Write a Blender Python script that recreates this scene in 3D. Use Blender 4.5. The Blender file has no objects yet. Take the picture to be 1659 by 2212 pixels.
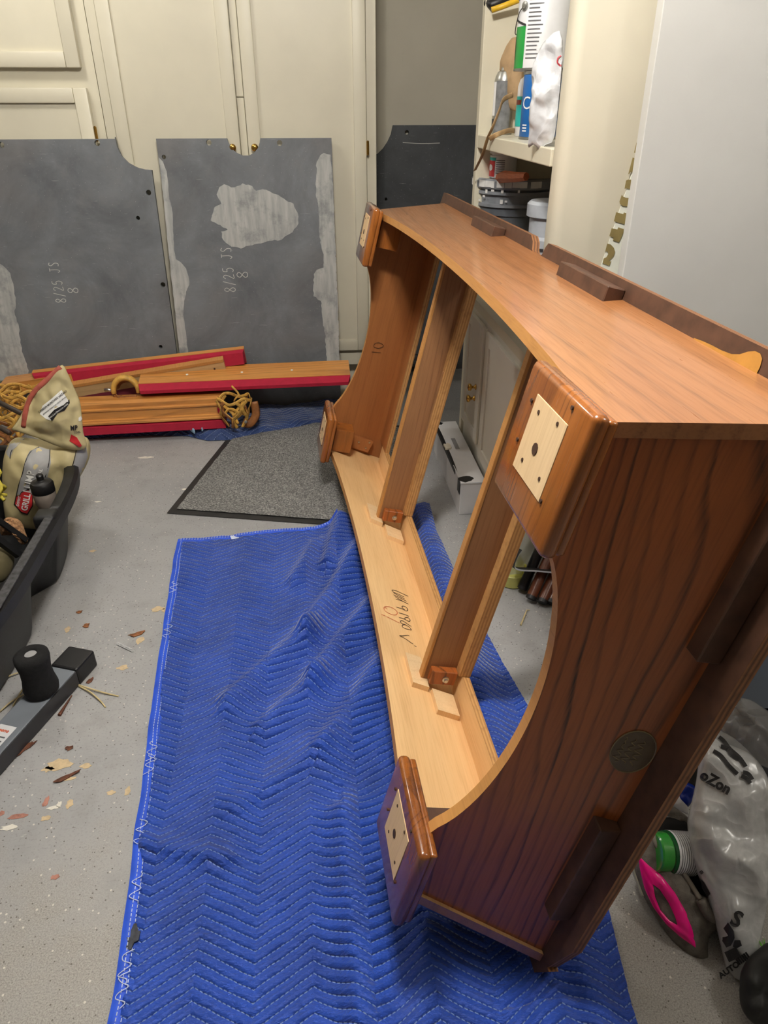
import bpy, bmesh, math, random
from mathutils import Vector, Matrix, noise as mnoise
random.seed(7)
S = bpy.context.scene
COL = S.collection
PI = math.pi
def rad(a): return math.radians(a)

# ------------------------------------------------------------------ camera
FPX, PITCH, YAW, CAMH = 1525.0, rad(30.3), rad(6.1), 1.43
_R = Vector((math.cos(YAW), -math.sin(YAW), 0))
_F0 = Vector((math.sin(YAW), math.cos(YAW), 0))
_F = _F0*math.cos(PITCH) - Vector((0, 0, math.sin(PITCH)))
_D = -_F0*math.sin(PITCH) - Vector((0, 0, math.cos(PITCH)))
CAM = Vector((0, 0, CAMH))
cd = bpy.data.cameras.new('camera'); cam = bpy.data.objects.new('camera', cd); COL.objects.link(cam)
cam.matrix_world = Matrix(((_R.x, -_D.x, -_F.x, 0), (_R.y, -_D.y, -_F.y, 0), (_R.z, -_D.z, -_F.z, CAMH), (0, 0, 0, 1)))
cd.sensor_fit = 'VERTICAL'; cd.sensor_height = 24.0; cd.lens = FPX/2212*24.0
cd.clip_start = .02; cd.clip_end = 50
S.camera = cam

# ------------------------------------------------------------------ world, lamps, exposure
w = bpy.data.worlds.new('world'); S.world = w; w.use_nodes = True
w.node_tree.nodes['Background'].inputs[0].default_value = (.9, .93, 1, 1)
w.node_tree.nodes['Background'].inputs[1].default_value = .05
S.view_settings.view_transform = 'Standard'; S.view_settings.look = 'None'
S.view_settings.gamma = 1; S.view_settings.use_curve_mapping = False
S.view_settings.exposure = 0.25
LAMPS = [(-.09, 1.10, 2.46, 54), (.09, 1.18, 2.46, 54), (-1.15, 2.9, 2.46, 23), (1.9, .35, 2.46, 24)]
for i, (x, y, z, e) in enumerate(LAMPS):
    ld = bpy.data.lights.new('bulb', 'POINT'); ld.energy = e; ld.shadow_soft_size = .075 if i < 2 else .12
    ld.color = (1, .955, .89)
    lo = bpy.data.objects.new('bulb', ld); COL.objects.link(lo); lo.location = (x, y, z)

# ------------------------------------------------------------------ geometry of the room seen from the lens: ray / plane helpers
def ray(u, v): return _R*((u-829.5)/FPX) + _D*((v-1106)/FPX) + _F
def Pz(u, v, z=0.0):
    r = ray(u, v); return CAM + r*((z-CAMH)/r.z)
def Py(u, v, y):
    r = ray(u, v); return CAM + r*(y/r.y)
def Px(u, v, x):
    r = ray(u, v); return CAM + r*(x/r.x)

# ------------------------------------------------------------------ object helpers
def link(o, parent=None):
    COL.objects.link(o)
    if parent: o.parent = parent
    return o
def tag(o, label=None, cat=None, group=None, kind=None):
    if label: o['label'] = label
    if cat: o['category'] = cat
    if group: o['group'] = group
    if kind: o['kind'] = kind
    return o
def thing(name, label, cat, loc=(0, 0, 0), rot=(0, 0, 0), group=None):
    o = bpy.data.objects.new(name, None); o.location = loc; o.rotation_euler = rot
    o.empty_display_size = .05
    return tag(link(o), label, cat, group)
def obj(name, bm, mats, parent=None, smooth=False, label=None, kind=None, off=None):
    if off is not None: bmesh.ops.translate(bm, verts=bm.verts, vec=-Vector(off))
    bmesh.ops.recalc_face_normals(bm, faces=bm.faces)
    me = bpy.data.meshes.new(name); bm.to_mesh(me); bm.free()
    if not isinstance(mats, (list, tuple)): mats = [mats]
    for m in mats: me.materials.append(m)
    if smooth:
        for p in me.polygons: p.use_smooth = True
        if smooth is not True: me.set_sharp_from_angle(angle=rad(smooth))
    o = bpy.data.objects.new(name, me)
    if label: o['label'] = label
    if kind: o['kind'] = kind
    return link(o, parent)
def NB(): return bmesh.new()
def box(bm, lo, hi, M=None, bev=0.0, mi=0, seg=2):
    x0, y0, z0 = lo; x1, y1, z1 = hi
    vs = [bm.verts.new(Vector(p)) for p in ((x0,y0,z0),(x1,y0,z0),(x1,y1,z0),(x0,y1,z0),(x0,y0,z1),(x1,y0,z1),(x1,y1,z1),(x0,y1,z1))]
    fs = [bm.faces.new([vs[i] for i in q]) for q in ((3,2,1,0),(4,5,6,7),(0,1,5,4),(1,2,6,5),(2,3,7,6),(3,0,4,7))]
    for f in fs: f.material_index = mi
    if bev > 0:
        es = list({e for f in fs for e in f.edges})
        r = bmesh.ops.bevel(bm, geom=es, offset=bev, segments=seg, profile=.5, affect='EDGES')
        vs = list({v for f in r['faces'] for v in f.verts} | {v for v in vs if v.is_valid})
        for f in {f for v in vs for f in v.link_faces}: f.material_index = mi
    if M is not None:
        for v in vs: v.co = M @ v.co
    return vs
def prism(bm, outline, t0, t1, M=None, holes=(), mi=0, mis=None):
    """polygon (x,y) with holes extruded along z from t0 to t1"""
    loops = [list(outline)] + [list(h) for h in holes]
    new = []
    tops = []
    for t in (t0, t1):
        es = []; lv = []
        for lp in loops:
            vs = [bm.verts.new((p[0], p[1], t)) for p in lp]; new += vs; lv.append(vs)
            if len(loops) > 1:
                es += [bm.edges.new((vs[i], vs[(i+1) % len(vs)])) for i in range(len(vs))]
        if len(loops) > 1:
            r = bmesh.ops.triangle_fill(bm, edges=es, use_beauty=True)
            for f in r['geom']:
                if isinstance(f, bmesh.types.BMFace): f.material_index = mi
        else:
            bm.faces.new(lv[0]).material_index = mi
        tops.append(lv)
    for a, b in zip(*tops):
        n = len(a)
        for i in range(n):
            bm.faces.new((a[i], a[(i+1) % n], b[(i+1) % n], b[i])).material_index = mi if mis is None else mis
    if M is not None:
        for v in new: v.co = M @ v.co
    return new
def circle(cx, cy, r, n=16, ry=None): return [(cx+r*math.cos(2*PI*i/n), cy+(ry or r)*math.sin(2*PI*i/n)) for i in range(n)]
def frames(pts):
    pts = [Vector(p) for p in pts]; out = []
    up = Vector((0, 0, 1)); prev = None
    for i, p in enumerate(pts):
        t = (pts[min(i+1, len(pts)-1)] - pts[max(i-1, 0)])
        if t.length < 1e-9: t = Vector((0,0,1))
        t.normalize()
        if prev is None:
            a = up if abs(t.dot(up)) < .9 else Vector((1, 0, 0))
            n = (a - t*a.dot(t)).normalized()
        else:
            n = (prev - t*prev.dot(t))
            n = n.normalized() if n.length > 1e-6 else t.orthogonal().normalized()
        prev = n; out.append((p, t, n, t.cross(n)))
    return out
def tube(bm, pts, r, n=8, mi=0, flat=1.0, caps=True, closed=False):
    fr = frames(pts); rings = []
    for k, (p, t, a, b) in enumerate(fr):
        rr = r[k] if isinstance(r, (list, tuple)) else r
        rings.append([bm.verts.new(p + a*(rr*math.cos(2*PI*i/n)) + b*(rr*flat*math.sin(2*PI*i/n))) for i in range(n)])
    m = len(rings)
    for k in range(m if closed else m-1):
        A, B = rings[k], rings[(k+1) % m]
        for i in range(n):
            bm.faces.new((A[i], A[(i+1) % n], B[(i+1) % n], B[i])).material_index = mi
    if caps and not closed:
        bm.faces.new(rings[0][::-1]).material_index = mi; bm.faces.new(rings[-1]).material_index = mi
def lathe(bm, prof, n=24, M=None, mi=0, cap=True):
    rings = []; new = []
    for r, z in prof:
        rg = [bm.verts.new((r*math.cos(2*PI*i/n), r*math.sin(2*PI*i/n), z)) for i in range(n)]; rings.append(rg); new += rg
    for A, B in zip(rings, rings[1:]):
        for i in range(n): bm.faces.new((A[i], A[(i+1) % n], B[(i+1) % n], B[i])).material_index = mi
    if cap:
        bm.faces.new(rings[0][::-1]).material_index = mi; bm.faces.new(rings[-1]).material_index = mi
    if M is not None:
        for v in new: v.co = M @ v.co
def grid(bm, fn, nu, nv, mi=0, closeu=False, uv=None):
    V = [[bm.verts.new(fn(i/(nu if closeu else nu-1), j/(nv-1))) for j in range(nv)] for i in range(nu)]
    L = bm.loops.layers.uv.verify() if uv else None
    for i in range(nu if closeu else nu-1):
        for j in range(nv-1):
            ii = (i+1) % nu
            f = bm.faces.new((V[i][j], V[ii][j], V[ii][j+1], V[i][j+1])); f.material_index = mi
            if uv:
                for l, (a, b) in zip(f.loops, ((i,j),(i+1,j),(i+1,j+1),(i,j+1))): l[L].uv = uv(a/(nu-1), b/(nv-1))
    return V
def ribbon(bm, pts, wd, nrm, mi=0, lift=.0012, thick=.0006):
    """a thin drawn stroke lying on a surface: pts 3D, nrm surface normal"""
    pts = [Vector(p) for p in pts]; nrm = Vector(nrm).normalized(); A = []; B = []
    for i, p in enumerate(pts):
        t = (pts[min(i+1, len(pts)-1)] - pts[max(i-1, 0)]).normalized(); s = nrm.cross(t).normalized()
        A.append((bm.verts.new(p+nrm*lift+s*wd/2), bm.verts.new(p+nrm*lift-s*wd/2)))
    for (a, b), (c, d) in zip(A, A[1:]): bm.faces.new((a, b, d, c)).material_index = mi
def smoothpts(pts, k=4):
    pts = [Vector(p) for p in pts]; out = []
    for i in range(len(pts)-1):
        p0, p1, p2, p3 = pts[max(i-1,0)], pts[i], pts[i+1], pts[min(i+2,len(pts)-1)]
        for j in range(k):
            t = j/k
            out.append(.5*((2*p1)+(p2-p0)*t+(2*p0-5*p1+4*p2-p3)*t*t+(3*p1-p0-3*p2+p3)*t**3))
    return out + [pts[-1]]
def text_tris(body, size=1.0, bold=0.0, res=3):
    """built-in font turned into flat triangles (x,y), width-centred"""
    cu = bpy.data.curves.new('t', 'FONT'); cu.body = body; cu.size = size; cu.align_x = 'CENTER'; cu.align_y = 'CENTER'
    cu.resolution_u = res; cu.offset = bold
    o = bpy.data.objects.new('t', cu); COL.objects.link(o)
    dg = bpy.context.evaluated_depsgraph_get(); me = o.evaluated_get(dg).to_mesh()
    vs = [(v.co.x, v.co.y) for v in me.vertices]; fs = [tuple(p.vertices) for p in me.polygons]
    o.evaluated_get(dg).to_mesh_clear(); bpy.data.objects.remove(o); bpy.data.curves.remove(cu)
    return vs, fs
def put_text(bm, body, size, fn, bold=0.0, mi=0, sx=1.0):
    """fn maps (x,y) in metres of lettering to a 3D point"""
    vs, fs = text_tris(body, size, bold)
    V = [bm.verts.new(fn(x*sx, y)) for x, y in vs]
    for f in fs:
        try: bm.faces.new([V[i] for i in f]).material_index = mi
        except ValueError: pass
def nz(p, s=1.0, o=0.0): return mnoise.noise(Vector(p)*s + Vector((o, o*1.7, o*.3)))
def basis(o, x, y, z=None):
    x = Vector(x).normalized(); y = Vector(y); y = (y - x*x.dot(y)).normalized(); z = x.cross(y)
    return Matrix(((x.x, y.x, z.x, o[0]), (x.y, y.y, z.y, o[1]), (x.z, y.z, z.z, o[2]), (0, 0, 0, 1)))
def copy_tree(o, parent=None):
    c = o.copy(); COL.objects.link(c); c.parent = parent
    for ch in list(o.children): copy_tree(ch, c)
    return c

# ------------------------------------------------------------------ materials
def srgb(r, g, b):
    f = lambda c: (c/255/12.92) if c/255 <= .04045 else ((c/255+.055)/1.055)**2.4
    return (f(r), f(g), f(b), 1)
class MT:
    def __init__(s, name):
        s.m = bpy.data.materials.new(name); s.m.use_nodes = True; s.nt = s.m.node_tree
        s.b = s.nt.nodes['Principled BSDF']
    def n(s, t, **kw):
        x = s.nt.nodes.new(t)
        for k, v in kw.items():
            if k.startswith('i_'): x.inputs[k[2:].replace('_', ' ')].default_value = v
            elif k[0] == 'I': x.inputs[int(k[1:])].default_value = v
            else: setattr(x, k, v)
        return x
    def l(s, a, b): s.nt.links.new(a, b)
    def math(s, op, a, b=None, c=None, clamp=False):
        x = s.n('ShaderNodeMath', operation=op, use_clamp=clamp)
        for i, q in enumerate((a, b, c)):
            if q is None: continue
            if isinstance(q, (int, float)): x.inputs[i].default_value = q
            else: s.l(q, x.inputs[i])
        return x.outputs[0]
    def mix(s, fac, a, b):
        x = s.n('ShaderNodeMix', data_type='RGBA')
        for i, q in ((0, fac), (6, a), (7, b)):
            if hasattr(q, 'is_linked'): s.l(q, x.inputs[i])
            else: x.inputs[i].default_value = q
        return x.outputs[2]
    def obj(s): return s.n('ShaderNodeTexCoord').outputs['Object']
    def uv(s): return s.n('ShaderNodeTexCoord').outputs['UV']
    def scale(s, v, sc, rot=(0,0,0), loc=(0,0,0)):
        x = s.n('ShaderNodeMapping'); x.inputs['Scale'].default_value = sc; x.inputs['Rotation'].default_value = rot; x.inputs['Location'].default_value = loc
        s.l(v, x.inputs[0]); return x.outputs[0]
    def noise(s, v, sc, det=3.0, rough=.55, dist=0.0):
        x = s.n('ShaderNodeTexNoise'); x.inputs['Scale'].default_value = sc; x.inputs['Detail'].default_value = det
        x.inputs['Roughness'].default_value = rough; x.inputs['Distortion'].default_value = dist
        s.l(v, x.inputs['Vector']); return x.outputs['Fac']
    def vor(s, v, sc, feature='F1', rnd=1.0):
        x = s.n('ShaderNodeTexVoronoi', feature=feature); x.inputs['Scale'].default_value = sc; x.inputs['Randomness'].default_value = rnd
        s.l(v, x.inputs['Vector']); return x
    def ramp(s, fac, stops, interp='LINEAR'):
        x = s.n('ShaderNodeValToRGB'); e = x.color_ramp.elements; x.color_ramp.interpolation = interp
        while len(e) < len(stops): e.new(.5)
        for q, (p, c) in zip(e, stops):
            q.position = p; q.color = c if len(c) == 4 else (*c, 1)
        s.l(fac, x.inputs[0]); return x.outputs[0]
    def rng(s, v, a, b, c=0.0, d=1.0):
        x = s.n('ShaderNodeMapRange'); x.clamp = True
        for i, q in enumerate((a, b, c, d)): x.inputs[i+1].default_value = q
        s.l(v, x.inputs[0]); return x.outputs[0]
    def bump(s, h, st=.3, dist=.002):
        x = s.n('ShaderNodeBump'); x.inputs['Strength'].default_value = st; x.inputs['Distance'].default_value = dist
        s.l(h, x.inputs['Height']); s.l(x.outputs[0], s.b.inputs['Normal'])
    def set(s, col=None, rough=None, **kw):
        for k, v in (('Base Color', col), ('Roughness', rough)):
            if v is None: continue
            if hasattr(v, 'is_linked'): s.l(v, s.b.inputs[k])
            else: s.b.inputs[k].default_value = v
        for k, v in kw.items():
            k = k.replace('_', ' ')
            if hasattr(v, 'is_linked'): s.l(v, s.b.inputs[k])
            else: s.b.inputs[k].default_value = v
        return s.m
def plain(name, c, rough=.5, var=.08, sc=12.0, metal=0.0, bump=0.0, **kw):
    """one colour, slightly mottled"""
    t = MT(name); v = t.obj(); n = t.noise(v, sc, 4)
    c = srgb(*c); d = tuple(q*(1-var*2.2) for q in c[:3])+(1,); e = tuple(min(1, q*(1+var)) for q in c[:3])+(1,)
    t.set(t.ramp(n, [(.3, d), (.55, c), (.75, e)]), rough, Metallic=metal, **kw)
    if bump: t.bump(t.noise(v, sc*6, 4), bump, .002)
    return t.m
def wood(name, light, mid, dark, grain='Y', across='X', freq=45, warp=.05, rough=.42, coat=0.0, line=.5, ls=.8, pores=.5, spec=.5, wsc=2.2):
    """plain-sawn board: growth lines that wander along the grain, with pores"""
    t = MT(name); v = t.obj(); sp = t.n('ShaderNodeSeparateXYZ'); t.l(v, sp.inputs[0])
    st = {'X': 1.0, 'Y': 1.0, 'Z': 1.0}; st[grain] = .16
    q = t.scale(v, (st['X'], st['Y'], st['Z']))
    n1 = t.noise(q, wsc, 2, .45)
    n2 = t.noise(q, 18, 3, .6)
    d = t.math('ADD', sp.outputs[across], t.math('MULTIPLY', n1, warp*10))
    d = t.math('ADD', d, t.math('MULTIPLY', n2, .012))
    d = t.math('ADD', d, t.math('MULTIPLY', t.noise(q, 7, 2), .05))
    fr = t.math('FRACT', t.math('MULTIPLY', d, freq))
    ln = t.ramp(fr, [(0, (0,0,0)), (.62, (.06,.06,.06)), (.86, (1,1,1)), (.95, (.6,.6,.6)), (1, (0,0,0))])
    wn_ = t.n('ShaderNodeTexWhiteNoise', noise_dimensions='1D'); t.l(t.math('FLOOR', t.math('MULTIPLY', d, freq)), wn_.inputs['W'])
    ln = t.math('MULTIPLY', ln, t.rng(wn_.outputs['Value'], .1, .7, .35, 1.0))
    st2 = {'X': 260.0, 'Y': 260.0, 'Z': 260.0}; st2[grain] = 9.0
    p = t.noise(t.scale(v, (st2['X'], st2['Y'], st2['Z'])), 1.0, 2, .6)
    pr = t.rng(p, .46, .66)
    big = t.noise(q, 5, 3)
    base = t.mix(t.rng(big, .3, .7), srgb(*light), srgb(*mid))
    k = t.math('MULTIPLY', t.math('MULTIPLY', ln, t.math('ADD', t.math('MULTIPLY', pr, pores), 1-pores)), ls)
    k2 = t.math('MULTIPLY', k, t.rng(t.noise(q, 7, 2), .3, .6, line, 1.0))
    col = t.mix(k2, base, srgb(*dark))
    fine = t.math('MULTIPLY', pr, .16)
    col = t.mix(fine, col, srgb(*dark))
    t.set(col, t.rng(p, .2, .8, rough-.06, rough+.08), Coat_Weight=coat, Coat_Roughness=.12)
    t.b.inputs['Specular IOR Level'].default_value = spec
    t.bump(t.math('ADD', p, t.math('MULTIPLY', k, -.35)), .10, .0008)
    return t.m
def ply(name, light, dark, axis='X', n=160):
    """plywood edge: thin layers across one axis"""
    t = MT(name); v = t.obj(); sp = t.n('ShaderNodeSeparateXYZ'); t.l(v, sp.inputs[0])
    d = t.math('ADD', sp.outputs[axis], t.math('MULTIPLY', t.noise(v, 30, 3), .004))
    f = t.math('PINGPONG', t.math('MULTIPLY', d, n), 1.0)
    c = t.mix(f, srgb(*light), srgb(*dark))
    c = t.mix(t.rng(t.noise(v, 55, 4), .5, .8, 0, .5), c, srgb(dark[0]*.7, dark[1]*.6, dark[2]*.5))
    return t.set(c, .65)
M = {}
# ---- room paints
def m_concrete():
    t = MT('painted_concrete'); v = t.obj()
    a = t.noise(v, 1.3, 4, .6); b = t.noise(v, 9, 5, .65); c = t.noise(v, 160, 3, .6)
    base = t.mix(t.rng(a, .3, .7), srgb(150, 151, 152), srgb(171, 171, 170))
    base = t.mix(t.rng(b, .52, .78, 0, .5), base, srgb(132, 130, 126))
    base = t.mix(t.rng(c, .55, .75, 0, .5), base, srgb(108, 106, 104))
    # wear towards the doorway side: bare gritty concrete
    sp = t.n('ShaderNodeSeparateXYZ'); t.l(v, sp.inputs[0])
    wn = t.math('ADD', sp.outputs['Y'], t.math('MULTIPLY', t.math('SUBTRACT', b, .5), .9))
    wear = t.rng(wn, .75, 1.15, 1, 0)
    gr = t.ramp(t.noise(v, 330, 3, .7), [(.3, srgb(96, 90, 84)), (.5, srgb(150, 146, 139)), (.7, srgb(176, 172, 164))])
    base = t.mix(t.math('MULTIPLY', wear, .75), base, gr)
    # chips: small pale flecks and dark grit
    vo = t.vor(v, 70); f1 = t.math('LESS_THAN', vo.outputs['Distance'], .16)
    pick = t.n('ShaderNodeSeparateColor'); t.l(vo.outputs['Color'], pick.inputs[0])
    k = t.math('MULTIPLY', f1, t.math('GREATER_THAN', pick.outputs[0], .72))
    base = t.mix(t.math('MULTIPLY', k, .8), base, srgb(212, 208, 198))
    vo2 = t.vor(v, 115); f2 = t.math('LESS_THAN', vo2.outputs['Distance'], .2)
    p2 = t.n('ShaderNodeSeparateColor'); t.l(vo2.outputs['Color'], p2.inputs[0])
    k2 = t.math('MULTIPLY', f2, t.math('GREATER_THAN', p2.outputs[1], .74))
    base = t.mix(t.math('MULTIPLY', k2, .75), base, srgb(74, 66, 58))
    # pale scuffs
    sc = t.noise(t.scale(v, (3, 14, 1), rot=(0, 0, .7)), 6, 4, .7)
    base = t.mix(t.rng(sc, .68, .74, 0, .55), base, srgb(196, 195, 190))
    t.set(base, t.rng(b, .3, .7, .42, .62))
    t.bump(t.math('ADD', c, t.math('MULTIPLY', k, 1.2)), .25, .0015)
    return t.m
M['concrete'] = m_concrete()
def m_paint(name, c, dirt=.25, rough=.42):
    t = MT(name); v = t.obj(); c = srgb(*c)
    n = t.noise(v, 2.2, 4, .6); d = tuple(q*.9 for q in c[:3])+(1,)
    base = t.mix(t.rng(n, .35, .7), c, d)
    s = t.noise(t.scale(v, (1, 1, .3)), 26, 5, .7)
    base = t.mix(t.rng(s, .70, .80, 0, dirt), base, srgb(120, 112, 92))
    t.set(base, rough); t.bump(t.noise(v, 140, 3), .06, .001)
    return t.m
M['cream'] = m_paint('cream_cabinet_paint', (216, 210, 189))
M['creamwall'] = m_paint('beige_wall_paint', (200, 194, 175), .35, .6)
M['white_wall'] = m_paint('white_room_paint', (222, 219, 210), .1, .7)
M['white_paint'] = m_paint('white_door_paint', (228, 225, 214), .5, .4)
M['panelwhite'] = m_paint('pale_grey_panel', (196, 196, 193), .05, .45)
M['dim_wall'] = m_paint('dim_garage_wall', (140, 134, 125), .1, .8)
M['ceil'] = m_paint('ceiling_paint', (196, 193, 186), .1, .8)
M['brass'] = plain('brass', (205, 165, 85), .22, .05, metal=1.0)
M['black'] = plain('black_plastic', (22, 22, 24), .45, .2)
M['toe'] = plain('dark_toe_kick', (52, 48, 44), .7)

# ------------------------------------------------------------------ the room shell
def struct(name, lo, hi, m, parent=None):
    bm = NB(); box(bm, lo, hi); return tag(obj(name, bm, m, parent), kind='structure')
X0, X1, Y0, Y1, ZT = -3.0, 2.4, -2.4, 4.28, 2.62
floor = struct('floor', (X0, Y0, -.05), (X1, Y1, 0), M['concrete'])
struct('ceiling', (X0, Y0, ZT), (X1, Y1, ZT+.05), M['ceil'])
struct('wall_back', (X0, Y1, 0), (X1, Y1+.05, ZT), M['creamwall'])
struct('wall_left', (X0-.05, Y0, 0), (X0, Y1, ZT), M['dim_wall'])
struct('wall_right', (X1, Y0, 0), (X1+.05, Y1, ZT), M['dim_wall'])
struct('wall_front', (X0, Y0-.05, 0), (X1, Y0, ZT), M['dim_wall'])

# flakes and drips of old paint on the floor
def blob(cx, cy, rx, ry, seed, n=14, jag=.35):
    rnd = random.Random(seed); a0 = rnd.random()*6
    return [(cx+rx*(1+jag*(rnd.random()-.5)*2)*math.cos(2*PI*i/n), cy+ry*(1+jag*(rnd.random()-.5)*2)*math.sin(2*PI*i/n)) for i in range(n)]
M['tanfleck'] = plain('tan_paint_fleck', (206, 184, 146), .6, .1, 60)
M['whitefleck'] = plain('white_paint_fleck', (226, 222, 210), .6, .06, 60)
M['redfleck'] = plain('coral_paint_stain', (172, 120, 104), .7, .2, 60)
for i, (u, v, a, b, m) in enumerate(((128,1652,.030,.016,'tanfleck'),(104,1662,.014,.008,'tanfleck'),(185,1655,.012,.009,'tanfleck'),(146,1682,.02,.006,'tanfleck'),
        (266,1442,.016,.01,'tanfleck'),(340,1316,.02,.012,'tanfleck'),(358,1318,.012,.01,'tanfleck'),(152,1735,.008,.014,'tanfleck'),(275,1710,.006,.014,'tanfleck'),
        (98,1768,.011,.007,'tanfleck'),(128,1738,.006,.008,'whitefleck'),(20,1788,.018,.008,'whitefleck'),(116,1745,.014,.005,'whitefleck'),(240,1712,.01,.006,'tanfleck'),
        (38,1764,.02,.008,'redfleck'),(100,1732,.007,.014,'redfleck'),(4,1757,.006,.008,'redfleck'),(316,988,.03,.01,'whitefleck'),(212,1084,.012,.006,'whitefleck'),
        (398,1057,.012,.008,'whitefleck'),(302,1384,.012,.016,'tanfleck'),(118,1895,.01,.006,'redfleck'),(146,1360,.008,.012,'tanfleck'),(200,1190,.012,.008,'tanfleck'))):
    p = Pz(u, v); bm = NB(); prism(bm, blob(p.x, p.y, a, b, i), .0003, .0009); obj('paint_fleck', bm, M[m], floor)

# ------------------------------------------------------------------ built-in cream cabinets along the back
YF = 3.664
def knob(bm, p, d, r=.016, L=.032):
    d = Vector(d).normalized(); T = basis(p, d.orthogonal(), d.cross(d.orthogonal()))
    if (T.to_3x3() @ Vector((0,0,1))).dot(d) < 0: T = basis(p, d.cross(d.orthogonal()), d.orthogonal())
    lathe(bm, [(r*.75,0),(r*.75,.003),(r*.35,.006),(r*.35,L*.45),(r*.8,L*.6),(r,L*.78),(r*.85,L*.93),(r*.3,L)], 16, T)
def shaker(parent, x0, x1, z0, z1, y, fw, off, bevel=.004, depth=.02, hinge=None, knobpos=None):
    """framed door in the plane y (front faces -y): panel slab with proud stiles and rails"""
    bm = NB(); box(bm, (x0+.01, y-.008, z0+.01), (x1-.01, y+.008, z1-.01))
    d = obj('door', bm, M['cream'], parent, off=off)
    for n, lo, hi in (('stile', (x0, y-depth, z0), (x0+fw, y+.01, z1)), ('stile', (x1-fw, y-depth, z0), (x1, y+.01, z1)),
                      ('rail', (x0+fw, y-depth, z0), (x1-fw, y+.01, z0+fw)), ('rail', (x0+fw, y-depth, z1-fw), (x1-fw, y+.01, z1))):
        bm = NB(); box(bm, lo, hi, bev=bevel); obj(n, bm, M['cream'], d, smooth=40, off=off)
    if knobpos:
        bm = NB(); knob(bm, (knobpos[0], y-depth, knobpos[1]), (0,-1,0)); obj('knob', bm, M['brass'], d, smooth=True, label='small brass knob', off=off)
    for hx, hz in hinge or ():
        bm = NB(); box(bm, (hx-.006, y-depth-.006, hz-.028), (hx+.006, y-depth+.002, hz+.028), bev=.002)
        tube(bm, [(hx, y-depth-.005, hz-.03), (hx, y-depth-.005, hz+.03)], .004); obj('hinge', bm, M['brass'], d, label='brass hinge', off=off)
    return d
tc = thing('tall_cabinet', 'tall cream cabinet with double framed doors behind the middle grey slate', 'cabinet', (-.245, YF+.3, 0))
o = tc.location.copy()
bm = NB(); box(bm, (-.846, YF, .27), (.355, Y1-.002, 2.6)); obj('body', bm, M['cream'], tc, off=o)
bm = NB(); box(bm, (-.846, YF+.06, 0), (.355, Y1-.002, .27)); obj('toe_kick', bm, M['cream'], tc, off=o)
bm = NB(); box(bm, (-.846, YF-.006, .205), (.355, YF+.05, .27), bev=.003); obj('base_rail', bm, M['cream'], tc, off=o)
shaker(tc, -.80, -.264, .29, 2.5, YF-.012, .057, o, knobpos=(-.297, 1.243))
shaker(tc, -.228, .308, .29, 2.5, YF-.012, .057, o, knobpos=(-.199, 1.243), hinge=((.313, 1.238),))
bm = NB(); box(bm, (-.262, YF-.018, 1.44), (-.231, YF+.001, 2.5), bev=.003); box(bm, (-.262, YF-.018, .29), (-.231, YF+.001, 1.437), bev=.003)
obj('mullion', bm, M['cream'], tc, off=o)
bm = NB(); box(bm, (.31, YF-.012, .29), (.355, YF+.001, 2.6), bev=.003); box(bm, (-.845, YF-.01, .29), (-.803, YF+.001, 2.6), bev=.003); obj('face_frame', bm, M['cream'], tc, off=o)
lc = thing('stacked_door_cabinet', 'cream cabinet with one door above another at far left, behind the left slate', 'cabinet', (-1.6, YF+.3, 0))
o = lc.location.copy()
bm = NB(); box(bm, (-2.4, YF, .27), (-.849, Y1-.002, 2.6)); obj('body', bm, M['cream'], lc, off=o)
bm = NB(); box(bm, (-2.4, YF+.06, 0), (-.849, Y1-.002, .27)); obj('toe_kick', bm, M['cream'], lc, off=o)
bm = NB(); box(bm, (-2.4, YF-.006, .205), (-.849, YF+.05, .27), bev=.003); obj('base_rail', bm, M['cream'], lc, off=o)
shaker(lc, -1.52, -.897, 1.545, 2.5, YF-.014, .058, o, .006, .026)
shaker(lc, -1.52, -.89, .31, 1.474, YF-.014, .058, o, .006, .026, hinge=((-.882, 1.30),))

# ------------------------------------------------------------------ slate slabs
def m_slate(name, c, mott=.5):
    t = MT(name); v = t.obj(); a = t.noise(v, 2.6, 6, .7, .6); b = t.noise(v, 11, 5, .7)
    c0 = srgb(*c); lo = tuple(q*.68 for q in c0[:3])+(1,); hi = tuple(min(1, q*1.4) for q in c0[:3])+(1,)
    col = t.ramp(a, [(.32, lo), (.5, c0), (.7, hi)])
    col = t.mix(t.rng(t.noise(v, 1.7, 3), .5, .75, 0, mott*.8), col, srgb(c[0]*1.12, c[1]*1.0, c[2]*.9))
    col = t.mix(t.rng(b, .5, .75, 0, mott), col, srgb(c[0]*1.18, c[1]*1.14, c[2]*1.1))
    sc = t.noise(t.scale(v, (2, 1, 22), rot=(0, .5, 0)), 7, 3, .6)
    col = t.mix(t.rng(sc, .69, .72, 0, .3), col, srgb(176, 178, 176))
    vo = t.vor(v, 60); k = t.math('LESS_THAN', vo.outputs['Distance'], .07)
    col = t.mix(t.math('MULTIPLY', k, .5), col, srgb(190, 190, 186))
    t.set(col, t.rng(b, .3, .7, .5, .7)); t.bump(t.noise(v, 90, 4), .1, .001); return t.m
M['slate'] = m_slate('slate', (106, 110, 114)); M['slate_dark'] = m_slate('dark_slate', (62, 65, 68), .1)
def m_filler():
    t = MT('dried_filler'); v = t.obj()
    a = t.noise(t.scale(v, (40, 1, 6)), 1.0, 4, .6); b = t.noise(v, 9, 5, .7)
    col = t.mix(t.rng(a, .35, .7), srgb(186, 187, 183), srgb(150, 152, 150))
    col = t.mix(t.rng(b, .5, .72, 0, .85), col, srgb(112, 116, 118))
    t.set(col, .75); t.bump(a, .3, .001); return t.m
M['filler'] = m_filler()
M['chalk'] = plain('chalk_line', (205, 205, 198), .9)
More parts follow.
